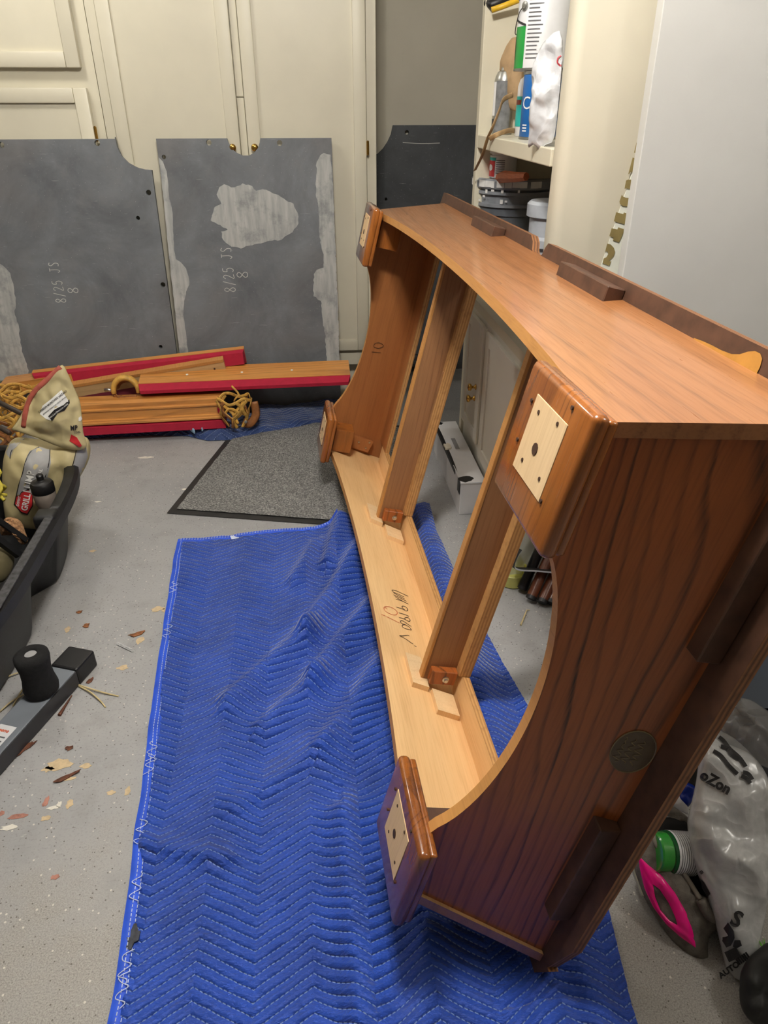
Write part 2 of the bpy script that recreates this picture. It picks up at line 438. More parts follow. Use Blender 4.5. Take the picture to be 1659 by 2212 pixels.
def slate_plane(ytop, ztop, ybot):
    A = Vector((0, ytop, ztop)); B = Vector((0, ybot, 0)); up = (A-B).normalized(); n = Vector((1,0,0)).cross(up)   # n points +y-ish away? flipped below
    n = -n if n.y > 0 else n
    def pt(u, v):
        r = ray(u, v); t = (B-CAM).dot(n)/r.dot(n); q = CAM + r*t
        return (q.x, (q-B).dot(up))
    Mx = Matrix(((1,0,0,0),(0,up.y,-n.y,ybot),(0,up.z,-n.z,0),(0,0,0,1)))   # local x, s, depth into the wall
    return pt, Mx, n
def slate(name, label, plane, outline, holes, mat, patches=(), strokes=(), smears=()):
    pt, Mx, n = plane
    cx = sum(p[0] for p in outline)/len(outline); o = Mx @ Vector((cx, 0, 0)); o = Vector((o.x, o.y, 0))
    t = thing(name, label, 'slate', o); t['kind'] = 'thing'
    bm = NB(); prism(bm, outline, 0, .022, Mx, [circle(a, b, r, 12) for a, b, r in holes]); obj('slab', bm, mat, t, off=o)
    for pl in patches:
        bm = NB(); prism(bm, pl, -.0012, .0004, Mx); obj('filler_patch', bm, M['filler'], t, off=o, label='pale scraped filler patch')
    if strokes:
        bm = NB()
        for st in strokes: ribbon(bm, smoothpts([Mx @ Vector((a, b, 0)) for a, b in st], 3), .0028, n, lift=.0009)
        obj('chalk_writing', bm, M['chalk'], t, off=o, label='chalk writing', kind='stuff')
    return t
def px_poly(pt, pts, jag=0.0, seed=1, sub=1):
    rnd = random.Random(seed); q = [pt(*p) for p in pts]; out = []
    for i in range(len(q)):
        a, b = q[i], q[(i+1) % len(q)]
        out.append(a)
        L = math.hypot(b[0]-a[0], b[1]-a[1])
        k = max(1, int(L/sub)) if jag else 1
        for j in range(1, k):
            f = j/k; out.append((a[0]+(b[0]-a[0])*f+(rnd.random()-.5)*jag, a[1]+(b[1]-a[1])*f+(rnd.random()-.5)*jag))
    return out
# the handwriting "8/25 JS" over "8": strokes in a unit box, x along the writing
GL = {'8': [[(.5,.52),(.2,.72),(.35,.98),(.65,.98),(.8,.74),(.2,.3),(.3,.03),(.7,.02),(.82,.28),(.5,.52)]],
      '/': [[(.2,-.1),(.8,1.1)]],
      '2': [[(.15,.8),(.4,1),(.75,.85),(.6,.5),(.15,.02),(.85,.05)]],
      '5': [[(.8,1),(.3,.98),(.22,.6),(.6,.62),(.8,.3),(.5,0),(.15,.1)]],
      'J': [[(.3,1),(.9,1)],[(.6,1),(.62,.3),(.4,0),(.1,.2)]],
      'S': [[(.8,.9),(.4,1),(.25,.75),(.7,.4),(.6,.05),(.15,.08)]],
      '1': [[(.5,1),(.48,0)]], '0': [[(.5,1),(.2,.6),(.3,.05),(.7,.02),(.85,.5),(.6,.98),(.4,.95)]],
      '9': [[(.75,.85),(.4,1),(.25,.7),(.6,.6),(.78,.9),(.7,.4),(.5,-.1)]],
      'M': [[(.05,0),(.15,.9),(.2,.3),(.35,.9),(.42,.2),(.6,.9),(.7,.1),(.95,.3)]],
      'V': [[(.1,1),(.45,0),(.9,1)]], 'N': [[(.1,0),(.15,1),(.7,.05),(.8,1)]], ' ': [], "'": [[(.4,1.1),(.4,.9)]]}
def scrawl(s, w, h, fn, gap=1.15):
    out = []
    for i, c in enumerate(s):
        for st in GL.get(c, ()): out.append([fn((i*gap+x)*w, y*h) for x, y in st])
    return out
pl = slate_plane(3.605, 1.281, 3.50); pt = pl[0]
TOP = 1.285
a = pt(336,293)[0]; b = pt(716,297)[0]
arc = [pt(u, v) for u, v in ((490,295),(493,308),(500,320),(511,330),(525,336),(538,336),(549,330),(557,320),(561,308),(562,296))]
out = [(a,0),(b,0),(b,TOP)] + [(x, min(y, TOP-.001) if 0 < i < 9 else TOP) for i, (x, y) in enumerate(arc)][::-1] + [(a,TOP)]
holes = [(*pt(u, v), r) for u, v, r in ((451,308,.012),(604,309,.012),(354,339,.009),(700,340,.009),(387,618,.009),(714,610,.009))]
P1 = px_poly(pt, [(343,340),(352,349),(360,370),(364,400),(366,430),(373,460),(374,500),(376,540),(380,560),(390,566),(402,580),(408,600),(409,615),(402,630),(398,650),(396,680),(400,710),(405,750),(408,772),(400,780),(389,780),(380,690),(370,600),(360,500),(350,400)], .004, 3, .015)
P2 = px_poly(pt, [(714,334),(700,330),(692,335),(684,350),(683,380),(682,420),(688,450),(689,500),(694,530),(699,555),(699,578),(684,583),(678,592),(677,640),(693,650),(697,690),(702,720),(705,760),(706,778),(704,800),(733,800),(731,700),(727,600),(720,420)], .006, 4, .012)
P3 = px_poly(pt, [(455,476),(463,448),(478,440),(468,420),(474,404),(484,398),(500,405),(512,402),(524,396),(545,402),(553,412),(575,410),(590,418),(612,428),(634,440),(643,460),(645,482),(635,495),(626,505),(608,518),(588,520),(570,524),(545,530),(520,537),(500,533),(482,518),(478,500),(492,496)], .007, 5, .012)
# chalk is written sideways (reading upwards turned a quarter left)
c0 = pt(493,632)
st = scrawl('8/25 JS', .040, .05, lambda x, y: (c0[0]+.035-y*1.0, c0[1]+x*.66))
c1 = pt(522,602); st += scrawl('8', .04, .05, lambda x, y: (c1[0]+.03-y, c1[1]+x*.9))
slate('pool_slate', 'grey slate slab with a half-round notch in its top edge and a big pale patch', pl, out, holes, M['slate'], [P1, P2, P3], st)
pl = slate_plane(3.605, 1.281, 3.50); pt = pl[0]
b = pt(247,294)[0]; r = pt(330,370)[0]
arc = [pt(u, v) for u, v in ((248,296),(253,318),(263,338),(277,352),(296,362),(312,366),(328,367))]
arc[-1] = (r-.004, arc[-1][1])
a = r - .80
out = [(a,0),(r-.004,0)] + arc[::-1] + [(b,TOP),(a,TOP)]
holes = [(*pt(u, v), rr) for u, v, rr in ((210,309,.012),(3,313,.012),(321,416,.0115),(298,471,.009),(352,615,.0115),(347,749,.009),(3,631,.009))]
P1 = px_poly(pt, [(-30,560),(-5,565),(8,575),(22,590),(30,620),(34,650),(32,680),(40,700),(44,740),(50,765),(62,800),(60,815),(70,822),(0,822),(-40,700)], .006, 6, .014)
c0 = pt(129,655)
st = scrawl('8/25 JS', .036, .045, lambda x, y: (c0[0]+.03-y, c0[1]+x*.66))
c1 = pt(158,635); st += scrawl("8", .036, .045, lambda x, y: (c1[0]+.025-y, c1[1]+x*.9))
slate('pool_slate', 'grey slate slab at far left with one scooped corner and chalk writing', pl, out, holes, M['slate'], [P1], st)
pl = slate_plane(4.245, 1.312, 4.12); pt = pl[0]
TD = 1.318
arc = [pt(u, v) for u, v in ((849,272),(845,290),(838,305),(828,320),(816,332),(800,336))]
a = arc[-1][0]; b = arc[0][0]
out = [(a,0),(a+.82,0),(a+.82,TD),(b,TD)] + arc[1:]
slate('pool_slate', 'near-black slate slab standing in the gap past the tall cabinet', pl, out, [(*pt(879,286),.011),(*pt(834,430),.008)], M['slate_dark'],
      strokes=[[pt(870,308),pt(910,310),pt(950,309)]])
# ------------------------------------------------------------------ the pool table frame, stood on its long side
M['oak'] = wood('stained_oak', (174, 118, 72), (152, 98, 56), (88, 52, 30), 'Y', 'X', 20, .045, .32, .5, ls=.6)
M['oak_end'] = wood('stained_oak_end', (176, 98, 44), (150, 80, 34), (42, 20, 9), 'Z', 'X', 56, .06, .38, .15, line=.75, ls=1.0, pores=.3, wsc=1.6)
M['ply_face'] = wood('pale_birch_ply', (236, 200, 148), (226, 182, 126), (184, 134, 82), 'Y', 'X', 12, .05, .55, 0, ls=.35)
M['ply_far'] = wood('amber_ply', (178, 118, 66), (158, 98, 52), (112, 66, 32), 'Z', 'X', 22, .04, .5, 0, ls=.35)
M['strutwood'] = wood('brown_poplar', (164, 120, 80), (144, 100, 64), (98, 64, 38), 'Z', 'X', 70, .03, .55, 0, ls=.55)
M['edge'] = ply('ply_edge', (206, 158, 98), (166, 116, 66), 'X', 240)
M['edge_tan'] = wood('tan_edge', (206, 150, 84), (186, 130, 70), (140, 92, 48), 'Y', 'X', 60, .03, .55, 0, ls=.3)
M['edge_dark'] = ply('dark_ply_edge', (150, 100, 60), (84, 54, 34), 'X', 240)
M['umber'] = plain('dark_umber_stain', (84, 56, 40), .55, .18, 30)
M['walnut'] = wood('varnished_walnut', (186, 112, 46), (98, 50, 24), (56, 26, 14), 'Z', 'Y', 16, .09, .22, .6, ls=.7, wsc=7)
M['rawpine'] = wood('raw_maple', (238, 208, 164), (228, 194, 146), (190, 150, 104), 'Z', 'Y', 30, .03, .6, 0, ls=.3)
M['hole'] = plain('drilled_hole', (70, 44, 26), .8)
M['pencil'] = plain('pencil_line', (62, 46, 34), .8); M['redpen'] = plain('red_pencil', (196, 92, 60), .8)
M['steel'] = plain('steel', (190, 190, 190), .3, .1, metal=1.0)
M['glue'] = plain('dried_glue', (186, 134, 62), .35, .08, 40)
T_LOC = Vector((.1619, 1.7572, .6379)); T_ROT = (rad(-.37), rad(13.59), rad(2.15))
tf = thing('pool_table_frame', 'brown oak pool table frame standing on its long side on the blue blanket', 'table frame', T_LOC, T_ROT)
T_M = Matrix.Translation(T_LOC) @ Matrix.Rotation(T_ROT[2], 4, 'Z') @ Matrix.Rotation(T_ROT[1], 4, 'Y') @ Matrix.Rotation(T_ROT[0], 4, 'X')
T_I = T_M.inverted()
def lray(u, v): return T_I @ CAM, T_I.to_3x3() @ ray(u, v)
def Lx(u, v, k): c, r = lray(u, v); return c + r*((k-c.x)/r.x)
def Ly(u, v, k): c, r = lray(u, v); return c + r*((k-c.y)/r.y)
def Lz(u, v, k): c, r = lray(u, v); return c + r*((k-c.z)/r.z)
SL, UH = .28, .298
zO = lambda u: .462+SL*u
yO = lambda u: 1.000+SL*u
yE = lambda u: .993+SL*u
TH = .021
def apron_long(sg):
    bm = NB(); N = 64; rows = []
    for i in range(N+1):
        s = -1+2*i/N
        y0 = s*yO(.042); k = 1-(y0/.90)**2
        u0 = .042+.045*max(0, k)**.85 if abs(y0) < .90 else .042
        P = []
        for u, t in ((u0,0),(u0+.5*(UH-u0),0),(UH,0),(UH,TH),(u0+.5*(UH-u0),TH),(u0,TH)):
            P.append(bm.verts.new((u, s*yO(u), sg*(zO(u)-t))))
        rows.append(P)
    for A, B in zip(rows, rows[1:]):
        for j, mi in ((0,0),(1,0),(2,1),(3,2),(4,2),(5,1)):
            jj = (j+1) % 6; bm.faces.new((A[j], A[jj], B[jj], B[j])).material_index = mi
    for P in (rows[0], rows[-1]):
        bm.faces.new((P[0],P[1],P[4],P[5])).material_index = 3; bm.faces.new((P[1],P[2],P[3],P[4])).material_index = 3
    return bm
for sg in (1, -1): obj('side_apron', apron_long(sg), [M['oak'], M['edge_tan'], M['ply_face'], M['oak']], tf)
def apron_end(sg):
    bm = NB(); N = 48; rows = []
    for i in range(N+1):
        s = -1+2*i/N; z0 = s*(zO(.03)-TH); k = 1-(z0/.29)**2
        u0 = .03+.075*max(0, k)**.8 if abs(z0) < .29 else .03
        P = []
        for u, t in ((u0,0),(u0+.5*(UH-u0),0),(UH,0),(UH,TH),(u0+.5*(UH-u0),TH),(u0,TH)):
            P.append(bm.verts.new((u, sg*(yE(u)-t), s*(zO(u)-TH-.0005))))
        rows.append(P)
    for A, B in zip(rows, rows[1:]):
        for j, mi in ((0,0),(1,0),(2,1),(3,2),(4,2),(5,1)):
            jj = (j+1) % 6; bm.faces.new((A[j], A[jj], B[jj], B[j])).material_index = mi
    for P in (rows[0], rows[-1]): bm.faces.new(P)
    return bm
for sg in (-1, 1): obj('end_apron', apron_end(sg), [M['oak_end'], M['edge_tan'], M['ply_far']], tf)
# ledge boards around the top side: a dark lip outside, raw ply inside; prism in the (Y,Z) plane extruded along X
MYZ = Matrix(((0,0,1,0),(1,0,0,0),(0,1,0,0),(0,0,0,1)))
ZL, ZI = .578, .44
def lip(sg):
    notch = [(.10,ZL),(.075,ZL-.012),(.062,ZL-.03),(.05,ZL-.036),(.0,ZL-.036),(-.012,ZL-.03),(-.02,ZL-.01),(-.03,ZL)]
    o = [(1.15,zO(UH)-.02),(1.13,ZL)] + notch + [(-1.085,ZL),(-1.112,zO(UH)-.02)]
    return [(y, sg*z) for y, z in o]
for sg in (1, -1):
    bm = NB(); prism(bm, lip(sg), UH-.002, UH+.018, MYZ, mi=0, mis=1); obj('side_lip', bm, [M['umber'], M['edge_dark']], tf, label='dark stained lip')
    bm = NB(); prism(bm, [(-1.0, sg*(zO(UH)-TH)), (1.0, sg*(zO(UH)-TH)), (1.0, sg*ZI), (-1.0, sg*ZI)], UH-.022, UH-.002, MYZ, mis=1); obj('slate_ledge', bm, [M['ply_face'], M['edge']], tf, label='raw plywood ledge')
for sg in (1, -1):
    ye = yE(UH)
    bm = NB(); prism(bm, [(sg*1.132,-.43),(sg*1.132,.43),(sg*1.105,.525),(sg*(ye-.02),.525),(sg*(ye-.02),-.525),(sg*1.105,-.525)], UH-.002, UH+.018, MYZ, mis=1)
    obj('end_lip', bm, [M['umber'], M['edge_dark']], tf, label='dark stained lip')
    bm = NB(); prism(bm, [(sg*(ye-TH),-.44),(sg*(ye-TH),.44),(sg*.93,.44),(sg*.93,-.44)], UH-.022, UH-.002, MYZ, mis=1); obj('slate_ledge', bm, [M['ply_far'], M['edge']], tf)
# glue blocks on the outside, between apron and lip
def wbox(lo, hi, m, name, parent=tf, bev=.002, label=None):
    bm = NB(); box(bm, lo, hi, bev=bev, seg=1); return obj(name, bm, m, parent, label=label)
for y0, y1 in ((.30,.53),(-.47,-.22)):
    for sg in (1, -1): wbox((UH-.040, y0, min(sg*(zO(UH)-.016), sg*(zO(UH)+.018))), (UH-.002, y1, max(sg*(zO(UH)-.016), sg*(zO(UH)+.018))), M['umber'], 'glue_block')
for z0, z1 in ((-.40,-.16),(.19,.43)):
    for sg in (-1, 1):
        a, b = sorted((sg*(yE(UH)-.016), sg*(yE(UH)+.018))); wbox((UH-.040, a, z0), (UH-.002, b, z1), M['umber'], 'glue_block')
# glue smear on the lip near the camera
pa, pb_ = Lx(1500, 733, UH-.002).y, Lx(1640, 800, UH-.002).y; zb = zO(UH)-.001; bm = NB()
prof = ((0,.002),(.15,.004),(.3,.005),(.45,.005),(.6,.007),(.7,.012),(.78,.020),(.86,.025),(.93,.025),(.98,.020),(1,.010))
A_ = [bm.verts.new((UH-.0034, pa+(pb_-pa)*f, zb)) for f, h in prof]; B_ = [bm.verts.new((UH-.0034, pa+(pb_-pa)*f, zb+h)) for f, h in prof]
for k in range(len(prof)-1): bm.faces.new((A_[k], A_[k+1], B_[k+1], B_[k]))
obj('glue_smear', bm, M['glue'], tf, label='amber glue smear')
# cross struts
for yn in (.42, -.41):
    bm = NB(); box(bm, (.185, yn, -.478), (UH-.03, yn+.022, .478)); obj('strut', bm, M['strutwood'], tf)
    so = wbox((UH-.032, yn-.028, -.44), (UH, yn+.03, .44), [M['edge']], 'strut_strip')
    wbox((.178, yn-.001, -.478), (.186, yn+.023, .478), M['edge_tan'], 'strut_edge', bev=.001)
    # bolted end block at the foot
    wbox((.195, yn-.024, -.475), (UH-.034, yn-.0005, -.432), M['oak_end'], 'end_block')
    bm = NB(); lathe(bm, [(.009,0),(.009,.003),(.005,.004),(.005,.009)], 12, Matrix.Translation((.235, yn-.024, -.455)) @ Matrix.Rotation(PI/2, 4, 'X')); obj('bolt', bm, M['steel'], tf)
    z = -(zO(.2)-TH)
    for (u0, u1, y0, y1) in ((.15,.197, yn-.03, yn+.085), (.205, .268, yn-.105, yn-.03)):
        bm = NB(); vs = box(bm, (u0, y0, 0), (u1, y1, .016))
        for v in vs: v.co.z += -(zO(v.co.x)-TH)
        obj('cleat', bm, [M['rawpine']], tf, label='pale glued cleat')
p = [Ly(u, v, .42) for u, v in ((957,800),(925,980))]
wbox((p[0].x, .402, p[1].z), (UH-.034, .4195, p[0].z), M['strutwood'], 'cleat')
# corner braces inside, screwed plate at the far lower corner
for sy in (-1, 1):
    for sz in (-1, 1):
        a, b = sorted((sy*(yE(.1)-TH-.10), sy*(yE(.05)-TH))); c, d = sorted((sz*(zO(.05)-TH), sz*(zO(.1)-TH-.11)))
        wbox((.047, a, c), (.125, b, d), M['walnut'] if sy > 0 else M['umber'], 'corner_block')
bm = NB(); prism(bm, [(p.x, p.z) for p in [Ly(u, v, yE(.17)-TH-.002) for u, v in ((757,936),(806,952),(794,975),(746,960))]], -.012, 0, Matrix(((1,0,0,0),(0,0,1,yE(.17)-TH-.002),(0,1,0,0),(0,0,0,1))))
obj('corner_plate', bm, M['ply_far'], tf)
bm = NB()
for u, v in ((756,944),(798,956),(775,955),(752,957),(790,968)):
    p = Ly(u, v, yE(.17)-TH-.016); lathe(bm, [(.004,0),(.004,.003)], 10, Matrix.Translation(p) @ Matrix.Rotation(PI/2, 4, 'X'))
obj('screw', bm, M['steel'], tf, kind='stuff')
# leg pads
pl_bm = NB()
def pad(cy, cz):
    py, pz = .1085, .0985
    bm = NB(); box(bm, (0, cy-py, cz-pz), (.024, cy+py, cz+pz), bev=.010, seg=4)
    o = obj('leg_pad', bm, M['walnut'], tf, smooth=50, label='glossy varnished leg pad')
    bm = NB(); box(bm, (.022, cy-py+.005, cz-pz+.005), (.036, cy+py-.005, cz+pz-.005), bev=.005, seg=3); obj('pad_moulding', bm, M['walnut'], o, smooth=50)
    bm = NB(); box(bm, (-.0012, cy-.055, cz-.054+.01), (.004, cy+.055, cz+.054+.01), bev=.0004, seg=1); obj('raw_patch', bm, M['rawpine'], o, label='unfinished pale square')
    bm = NB()
    for a, b, r in ((.005,-.006,.0085),(-.03,.045,.003),(.032,.036,.003),(-.036,-.03,.003),(.03,-.034,.003),(-.05,.075,.003),(.066,.04,.003),(.068,-.02,.003),(-.06,-.05,.003)):
        prism(bm, circle(cy+a, cz+.01+b, r, 10), -.0022, .001, MYZ)
    obj('screw_hole', bm, M['hole'], o, kind='stuff')
for cy in (-.943, .943):
    for cz in (.392, -.392): pad(cy, cz)
# maker's oval on the end apron
def endface(u, z, lift=.0): return Vector((u, -(yE(u)+lift), z))
c = Ly(1388, 1625, -1.067); bm = NB(); cu = min(c.x, UH-.035)
vs = [bm.verts.new(endface(cu+.031*math.cos(a)*1.0, c.z+.043*math.sin(a), .0012)) for a in [2*PI*i/28 for i in range(28)]]
bm.faces.new(vs); M['oval'] = plain('tarnished_oval', (92, 78, 58), .4, .12, 50, metal=.2); ov = obj('maker_oval', bm, M['oval'], tf, label='tarnished oval plate')
M['gilt'] = plain('gilt_script', (140, 124, 90), .4, .05, metal=.3)
bm = NB()
for k in range(3):
    st = [(cu-.018+.012*k+.003*math.sin(j*2.1+k), c.z-.026+.052*j/12, ) for j in range(13)]
    ribbon(bm, smoothpts([endface(a+.004*math.sin(j*2.4), b, .0016) for j, (a, b) in enumerate(st)], 2), .0016, (0,-1,0), lift=.0003)
tube(bm, [endface(cu+.031*math.cos(2*PI*i/28), c.z+.043*math.sin(2*PI*i/28), .001) for i in range(28)], .0011, 6, closed=True)
obj('oval_script', bm, M['gilt'], ov, kind='stuff')
# handwriting in pencil
def low_face(u, v):
    c, r = lray(u, v); return c + r*((-(.462-TH+SL*c.x)-c.z)/(r.z+SL*r.x))
def pencil(strokes, m, lab, wd):
    bm = NB()
    for st in strokes: ribbon(bm, smoothpts([low_face(820+x/7.94, 1250+y/7.94) for x, y in st], 4), wd, (SL, 0, 1), lift=.0012)
    obj('pencil_writing', bm, m, tf, label=lab, kind='stuff')
pencil([[(485,305),(400,265),(280,210),(212,200),(240,235),(330,275),(415,315)],[(235,245),(330,300),(425,350)],[(235,280),(350,335),(460,392)],[(275,355),(380,385),(490,440),(370,375),(260,310)],
        [(285,493),(380,520),(455,558),(480,530),(440,485),(390,475),(385,500),(430,540)],[(325,590),(420,615),(505,652)],[(335,670),(420,695),(500,738),(520,710),(480,670),(430,680),(440,710)],
        [(540,825),(460,770),(390,725),(355,735),(375,770),(440,790)],[(545,885),(500,830),(430,795),(385,805),(400,840),(470,870),(545,885)],[(505,990),(480,975),(400,985),(340,982),(440,1035),(570,1125)],[(595,1155),(630,1170)]],
       M['pencil'], 'dark pencil writing', .0024)
pencil([[(130,530),(90,495),(70,510),(95,560),(170,605),(250,630),(300,600),(270,540),(180,490),(80,480)],[(25,618),(100,645)],[(115,655),(220,705),(340,765)]], M['redpen'], 'red pencil writing', .002)
bm = NB(); c3 = Ly(800, 768, yE(.15)-TH)
for st in scrawl('10', .035, .04, lambda x, y: Vector((c3.x+x*.1+y, yE(c3.x+y)-TH, c3.z-.0+x)), .8): ribbon(bm, smoothpts(st, 3), .002, (0,-1,0), lift=.0015)
obj('pencil_writing', bm, M['pencil'], tf, label='dark pencil writing', kind='stuff')

# ------------------------------------------------------------------ blue moving blanket
ROW, PER, AMP = .0225, .222, .031
def m_blanket(name, c, thread):
    t = MT(name); v = t.uv(); sp = t.n('ShaderNodeSeparateXYZ'); t.l(v, sp.inputs[0])
    x, y = sp.outputs[0], sp.outputs[1]
    tri = t.math('PINGPONG', t.math('MULTIPLY', x, 2/PER), 1.0)
    yy = t.math('ADD', y, t.math('MULTIPLY', tri, AMP*2))
    wob = t.math('MULTIPLY', t.math('SUBTRACT', t.noise(v, 30, 2), .5), .003)
    r = t.math('ABSOLUTE', t.math('SUBTRACT', t.math('FRACT', t.math('DIVIDE', t.math('ADD', yy, wob), ROW)), .5))
    line = t.math('LESS_THAN', r, .052)
    dash = t.math('LESS_THAN', t.math('FRACT', t.math('MULTIPLY', x, 115)), .62)
    k = t.math('MULTIPLY', line, dash)
    n = t.noise(v, 7, 4); c0 = srgb(*c); lo = tuple(q*.72 for q in c0[:3])+(1,); hi = tuple(min(1,q*1.18) for q in c0[:3])+(1,)
    col = t.ramp(n, [(.3, lo), (.55, c0), (.8, hi)])
    col = t.mix(k, col, srgb(*thread))
    t.set(col, .62, Sheen_Weight=.25, Sheen_Roughness=.4)
    wr = t.noise(t.scale(v, (1, 2.0, 1)), 55, 3, .6)
    puff = t.rng(r, 0, .5, 0, 1)
    t.bump(t.math('ADD', t.math('MULTIPLY', wr, .9), t.math('POWER', puff, .5)), .8, .010)
    return t.m
M['blanket'] = m_blanket('blue_quilted_cloth', (26, 70, 172), (136, 164, 222))
M['hem'] = plain('blue_hem', (40, 86, 214), .6, .1, 20)
M['thread'] = plain('white_thread', (214, 224, 245), .7)
def lerp_tab(tab, y):
    for (a, b), (c, d) in zip(tab, tab[1:]):
        if a <= y <= c: return b+(d-b)*(y-a)/(c-a)
    return tab[0][1] if y < tab[0][0] else tab[-1][1]
LEFT = [(.3,-.405),(.65,-.418),(.81,-.424),(1.09,-.447),(1.54,-.482),(2.0,-.512),(2.29,-.527)]
RIGHT = [(.3,.50),(.6,.515),(.8,.545),(1.0,.55),(1.33,.535),(1.6,.50),(1.9,.455),(2.2,.43),(2.42,.44)]
FAR = lambda s: 2.29+.05*s+.07*s**3
def seg_dist(px, py, a, b):
    ax, ay = a; bx, by = b; dx, dy = bx-ax, by-ay
    t = max(0, min(1, ((px-ax)*dx+(py-ay)*dy)/(dx*dx+dy*dy)))
    cx, cy = ax+t*dx, ay+t*dy
    side = (dx*(py-ay)-dy*(px-ax))/math.hypot(dx, dy)
    return math.hypot(px-cx, py-cy), side, t
RIDGES = [(((.16,2.16),(-.06,1.70)), .030, .045), (((-.06,1.70),(-.27,1.44)), .022, .045), (((.16,1.82),(-.04,1.50)), .028, .045), (((-.04,1.50),(-.18,1.33)), .018, .04),
          (((.17,1.56),(-.02,1.24)), .022, .05), (((.08,2.34),(.02,2.05)), .030, .04), (((-.02,2.2),(-.10,1.98)), .018, .035), (((-.42,1.02),(-.25,.97)), .010, .03),
          (((.02,1.05),(.03,.55)), .024, .05), (((.16,.75),(.10,.45)), .018, .05), (((.34,.72),(.36,.45)), .016, .05), (((.45,.86),(.44,.5)), .016, .05), (((-.22,1.1),(-.02,1.26)), .010, .04)]
def blanket_z(x, y):
    z = .010
    for (a, b), h, wd in RIDGES:
        d, s, t = seg_dist(x, y, a, b)
        ww = wd*(1.3 if s > 0 else .75)
        z += 1.5*h*math.exp(-(d/(ww*.85))**2)
    # hummock that climbs towards the raised lower apron, and the bunched strip behind the frame
    z += .030*math.exp(-((x-.10)/.07)**2)*(1/(1+math.exp(-(y-1.9)*9)))
    hump = .055*math.exp(-((x-.41)/.055)**2)*(1/(1+math.exp(-(y-1.05)*7)))
    z += hump*(.8+.4*nz((x*3, y*5, 0)))
    z += .007*nz((x*5, y*5, 3)) + .0035*nz((x*17, y*15, 8)) + .002*nz((x*40, y*36, 2))
    # pressed flat under the lip
    if .62 < y < 2.95:
        xc = .292-.0375*(y-1.757)
        k = math.exp(-((x-xc)/.05)**2); z = z*(1-k)+.0035*k
    return max(z, .003)
NX, NY = 220, 640
def blk(s, t):
    yq = .32+(FAR(s)-.32)*t
    l = lerp_tab(LEFT, yq); r = lerp_tab(RIGHT, yq); x = l+(r-l)*s
    e = .0
    if s < .02: x += .004*nz((yq*14, 1, 2))
    z = blanket_z(x, yq)
    # quilted rows
    U = (x+.5); V = yq-.012*U
    tri = abs(((U*2/PER) % 2)-1); fr = ((V+AMP*2*(1-tri))/ROW) % 1
    z += .0028*(abs(math.sin(PI*(fr-.5)))**.6)
    edge = min(s*(r-l), (1-s)*(r-l), (1-t)*2)
    if edge < .02: z = .004 + (z-.004)*max(0, edge/.02)**.5 if hump_free(x, yq) else z
    return Vector((x, yq, z))
def hump_free(x, y): return x < .3
bm = NB()
def buv(a, b):
    yq = .32+(FAR(a)-.32)*b; l = lerp_tab(LEFT, yq); r = lerp_tab(RIGHT, yq); x = l+(r-l)*a
    U = x+.5; V = yq-.012*U
    return (U, V+AMP*2*1.0 - 0)
# material: tri = pingpong(2x/PER); geometry above uses the same phase
grid(bm, blk, NX, NY, uv=buv)
bl = thing('moving_blanket', 'bright blue quilted moving blanket spread under the table frame', 'blanket', (0, 1.3, 0))
obj('quilted_cloth', bm, M['blanket'], bl, smooth=True, off=bl.location)
# hems: left long edge and far edge, stitched double
bm = NB(); th = NB()
def hem_pt(y, dx): x = lerp_tab(LEFT, y)+dx+.004*nz((y*9, 4, 1)); return Vector((x, y, .0075+.004*nz((y*7, 2, 5))+.004*abs(dx-.012 < .008)))
ys = [.33+(2.28-.33)*i/120 for i in range(121)]
grid(bm, lambda a, b: hem_pt(ys[0]+(ys[-1]-ys[0])*b, -.004+.03*a)+Vector((0,0,.0045*math.sin(PI*a))), 6, 140)
fx = lambda s: Vector((lambda yq: (lerp_tab(LEFT, yq)+(lerp_tab(RIGHT, yq)-lerp_tab(LEFT, yq))*s, yq, 0))(FAR(s)))
grid(bm, lambda a, b: (lambda q: Vector((q.x, q.y+.006-.026*a, max(.009, blanket_z(q.x, q.y-.01)+.003)+.004*math.sin(PI*a))))(fx(b*.62)), 6, 80)
obj('hem', bm, M['hem'], bl, smooth=True, off=bl.location)
bm = NB()
for dx in (.011, .020):
    y = .33
    while y < 2.27:
        a = hem_pt(y, dx); b = hem_pt(y+.006, dx); a.z += .0052; b.z += .0052
        tube(bm, [a, b], .0009, 4); y += .0095
s = .01
while s < .6:
    for dy in (-.006, -.014):
        a = fx(s); b = fx(s+.006); za = max(.009, blanket_z(a.x, a.y-.01)+.003)+.0055
        tube(bm, [(a.x, a.y+dy, za), (b.x, b.y+dy, za)], .0009, 4)
    s += .0105
for yy in (1.98, 1.75, 1.28, 1.24, 1.05, .92, .76, .72):    # loose frayed threads
    p = hem_pt(yy, .012); pts = [p+Vector((.012*math.sin(k*1.9+yy*9), (k-3)*.009, .006+.002*math.sin(k*2.2))) for k in range(8)]
    tube(bm, smoothpts(pts, 3), .0009, 4)
obj('hem_stitching', bm, M['thread'], bl, off=bl.location, kind='stuff')
p = Pz(507, 1161, .012); bm = NB(); box(bm, (p.x-.014, p.y-.012, .013), (p.x+.014, p.y+.012, .0145), Matrix.Translation(p) @ Matrix.Rotation(.3, 4, 'Z') @ Matrix.Translation(-p)); obj('care_tag', bm, M['thread'], bl, off=bl.location, label='small white tag')
p = Pz(287, 2026, .012); bm = NB(); prism(bm, blob(p.x, p.y, .011, .021, 5), .012, .0155); M['tar'] = plain('dark_scorch', (44, 48, 60), .6, .4, 90); obj('scorch_mark', bm, M['tar'], bl, off=bl.location, label='dark burnt spot')
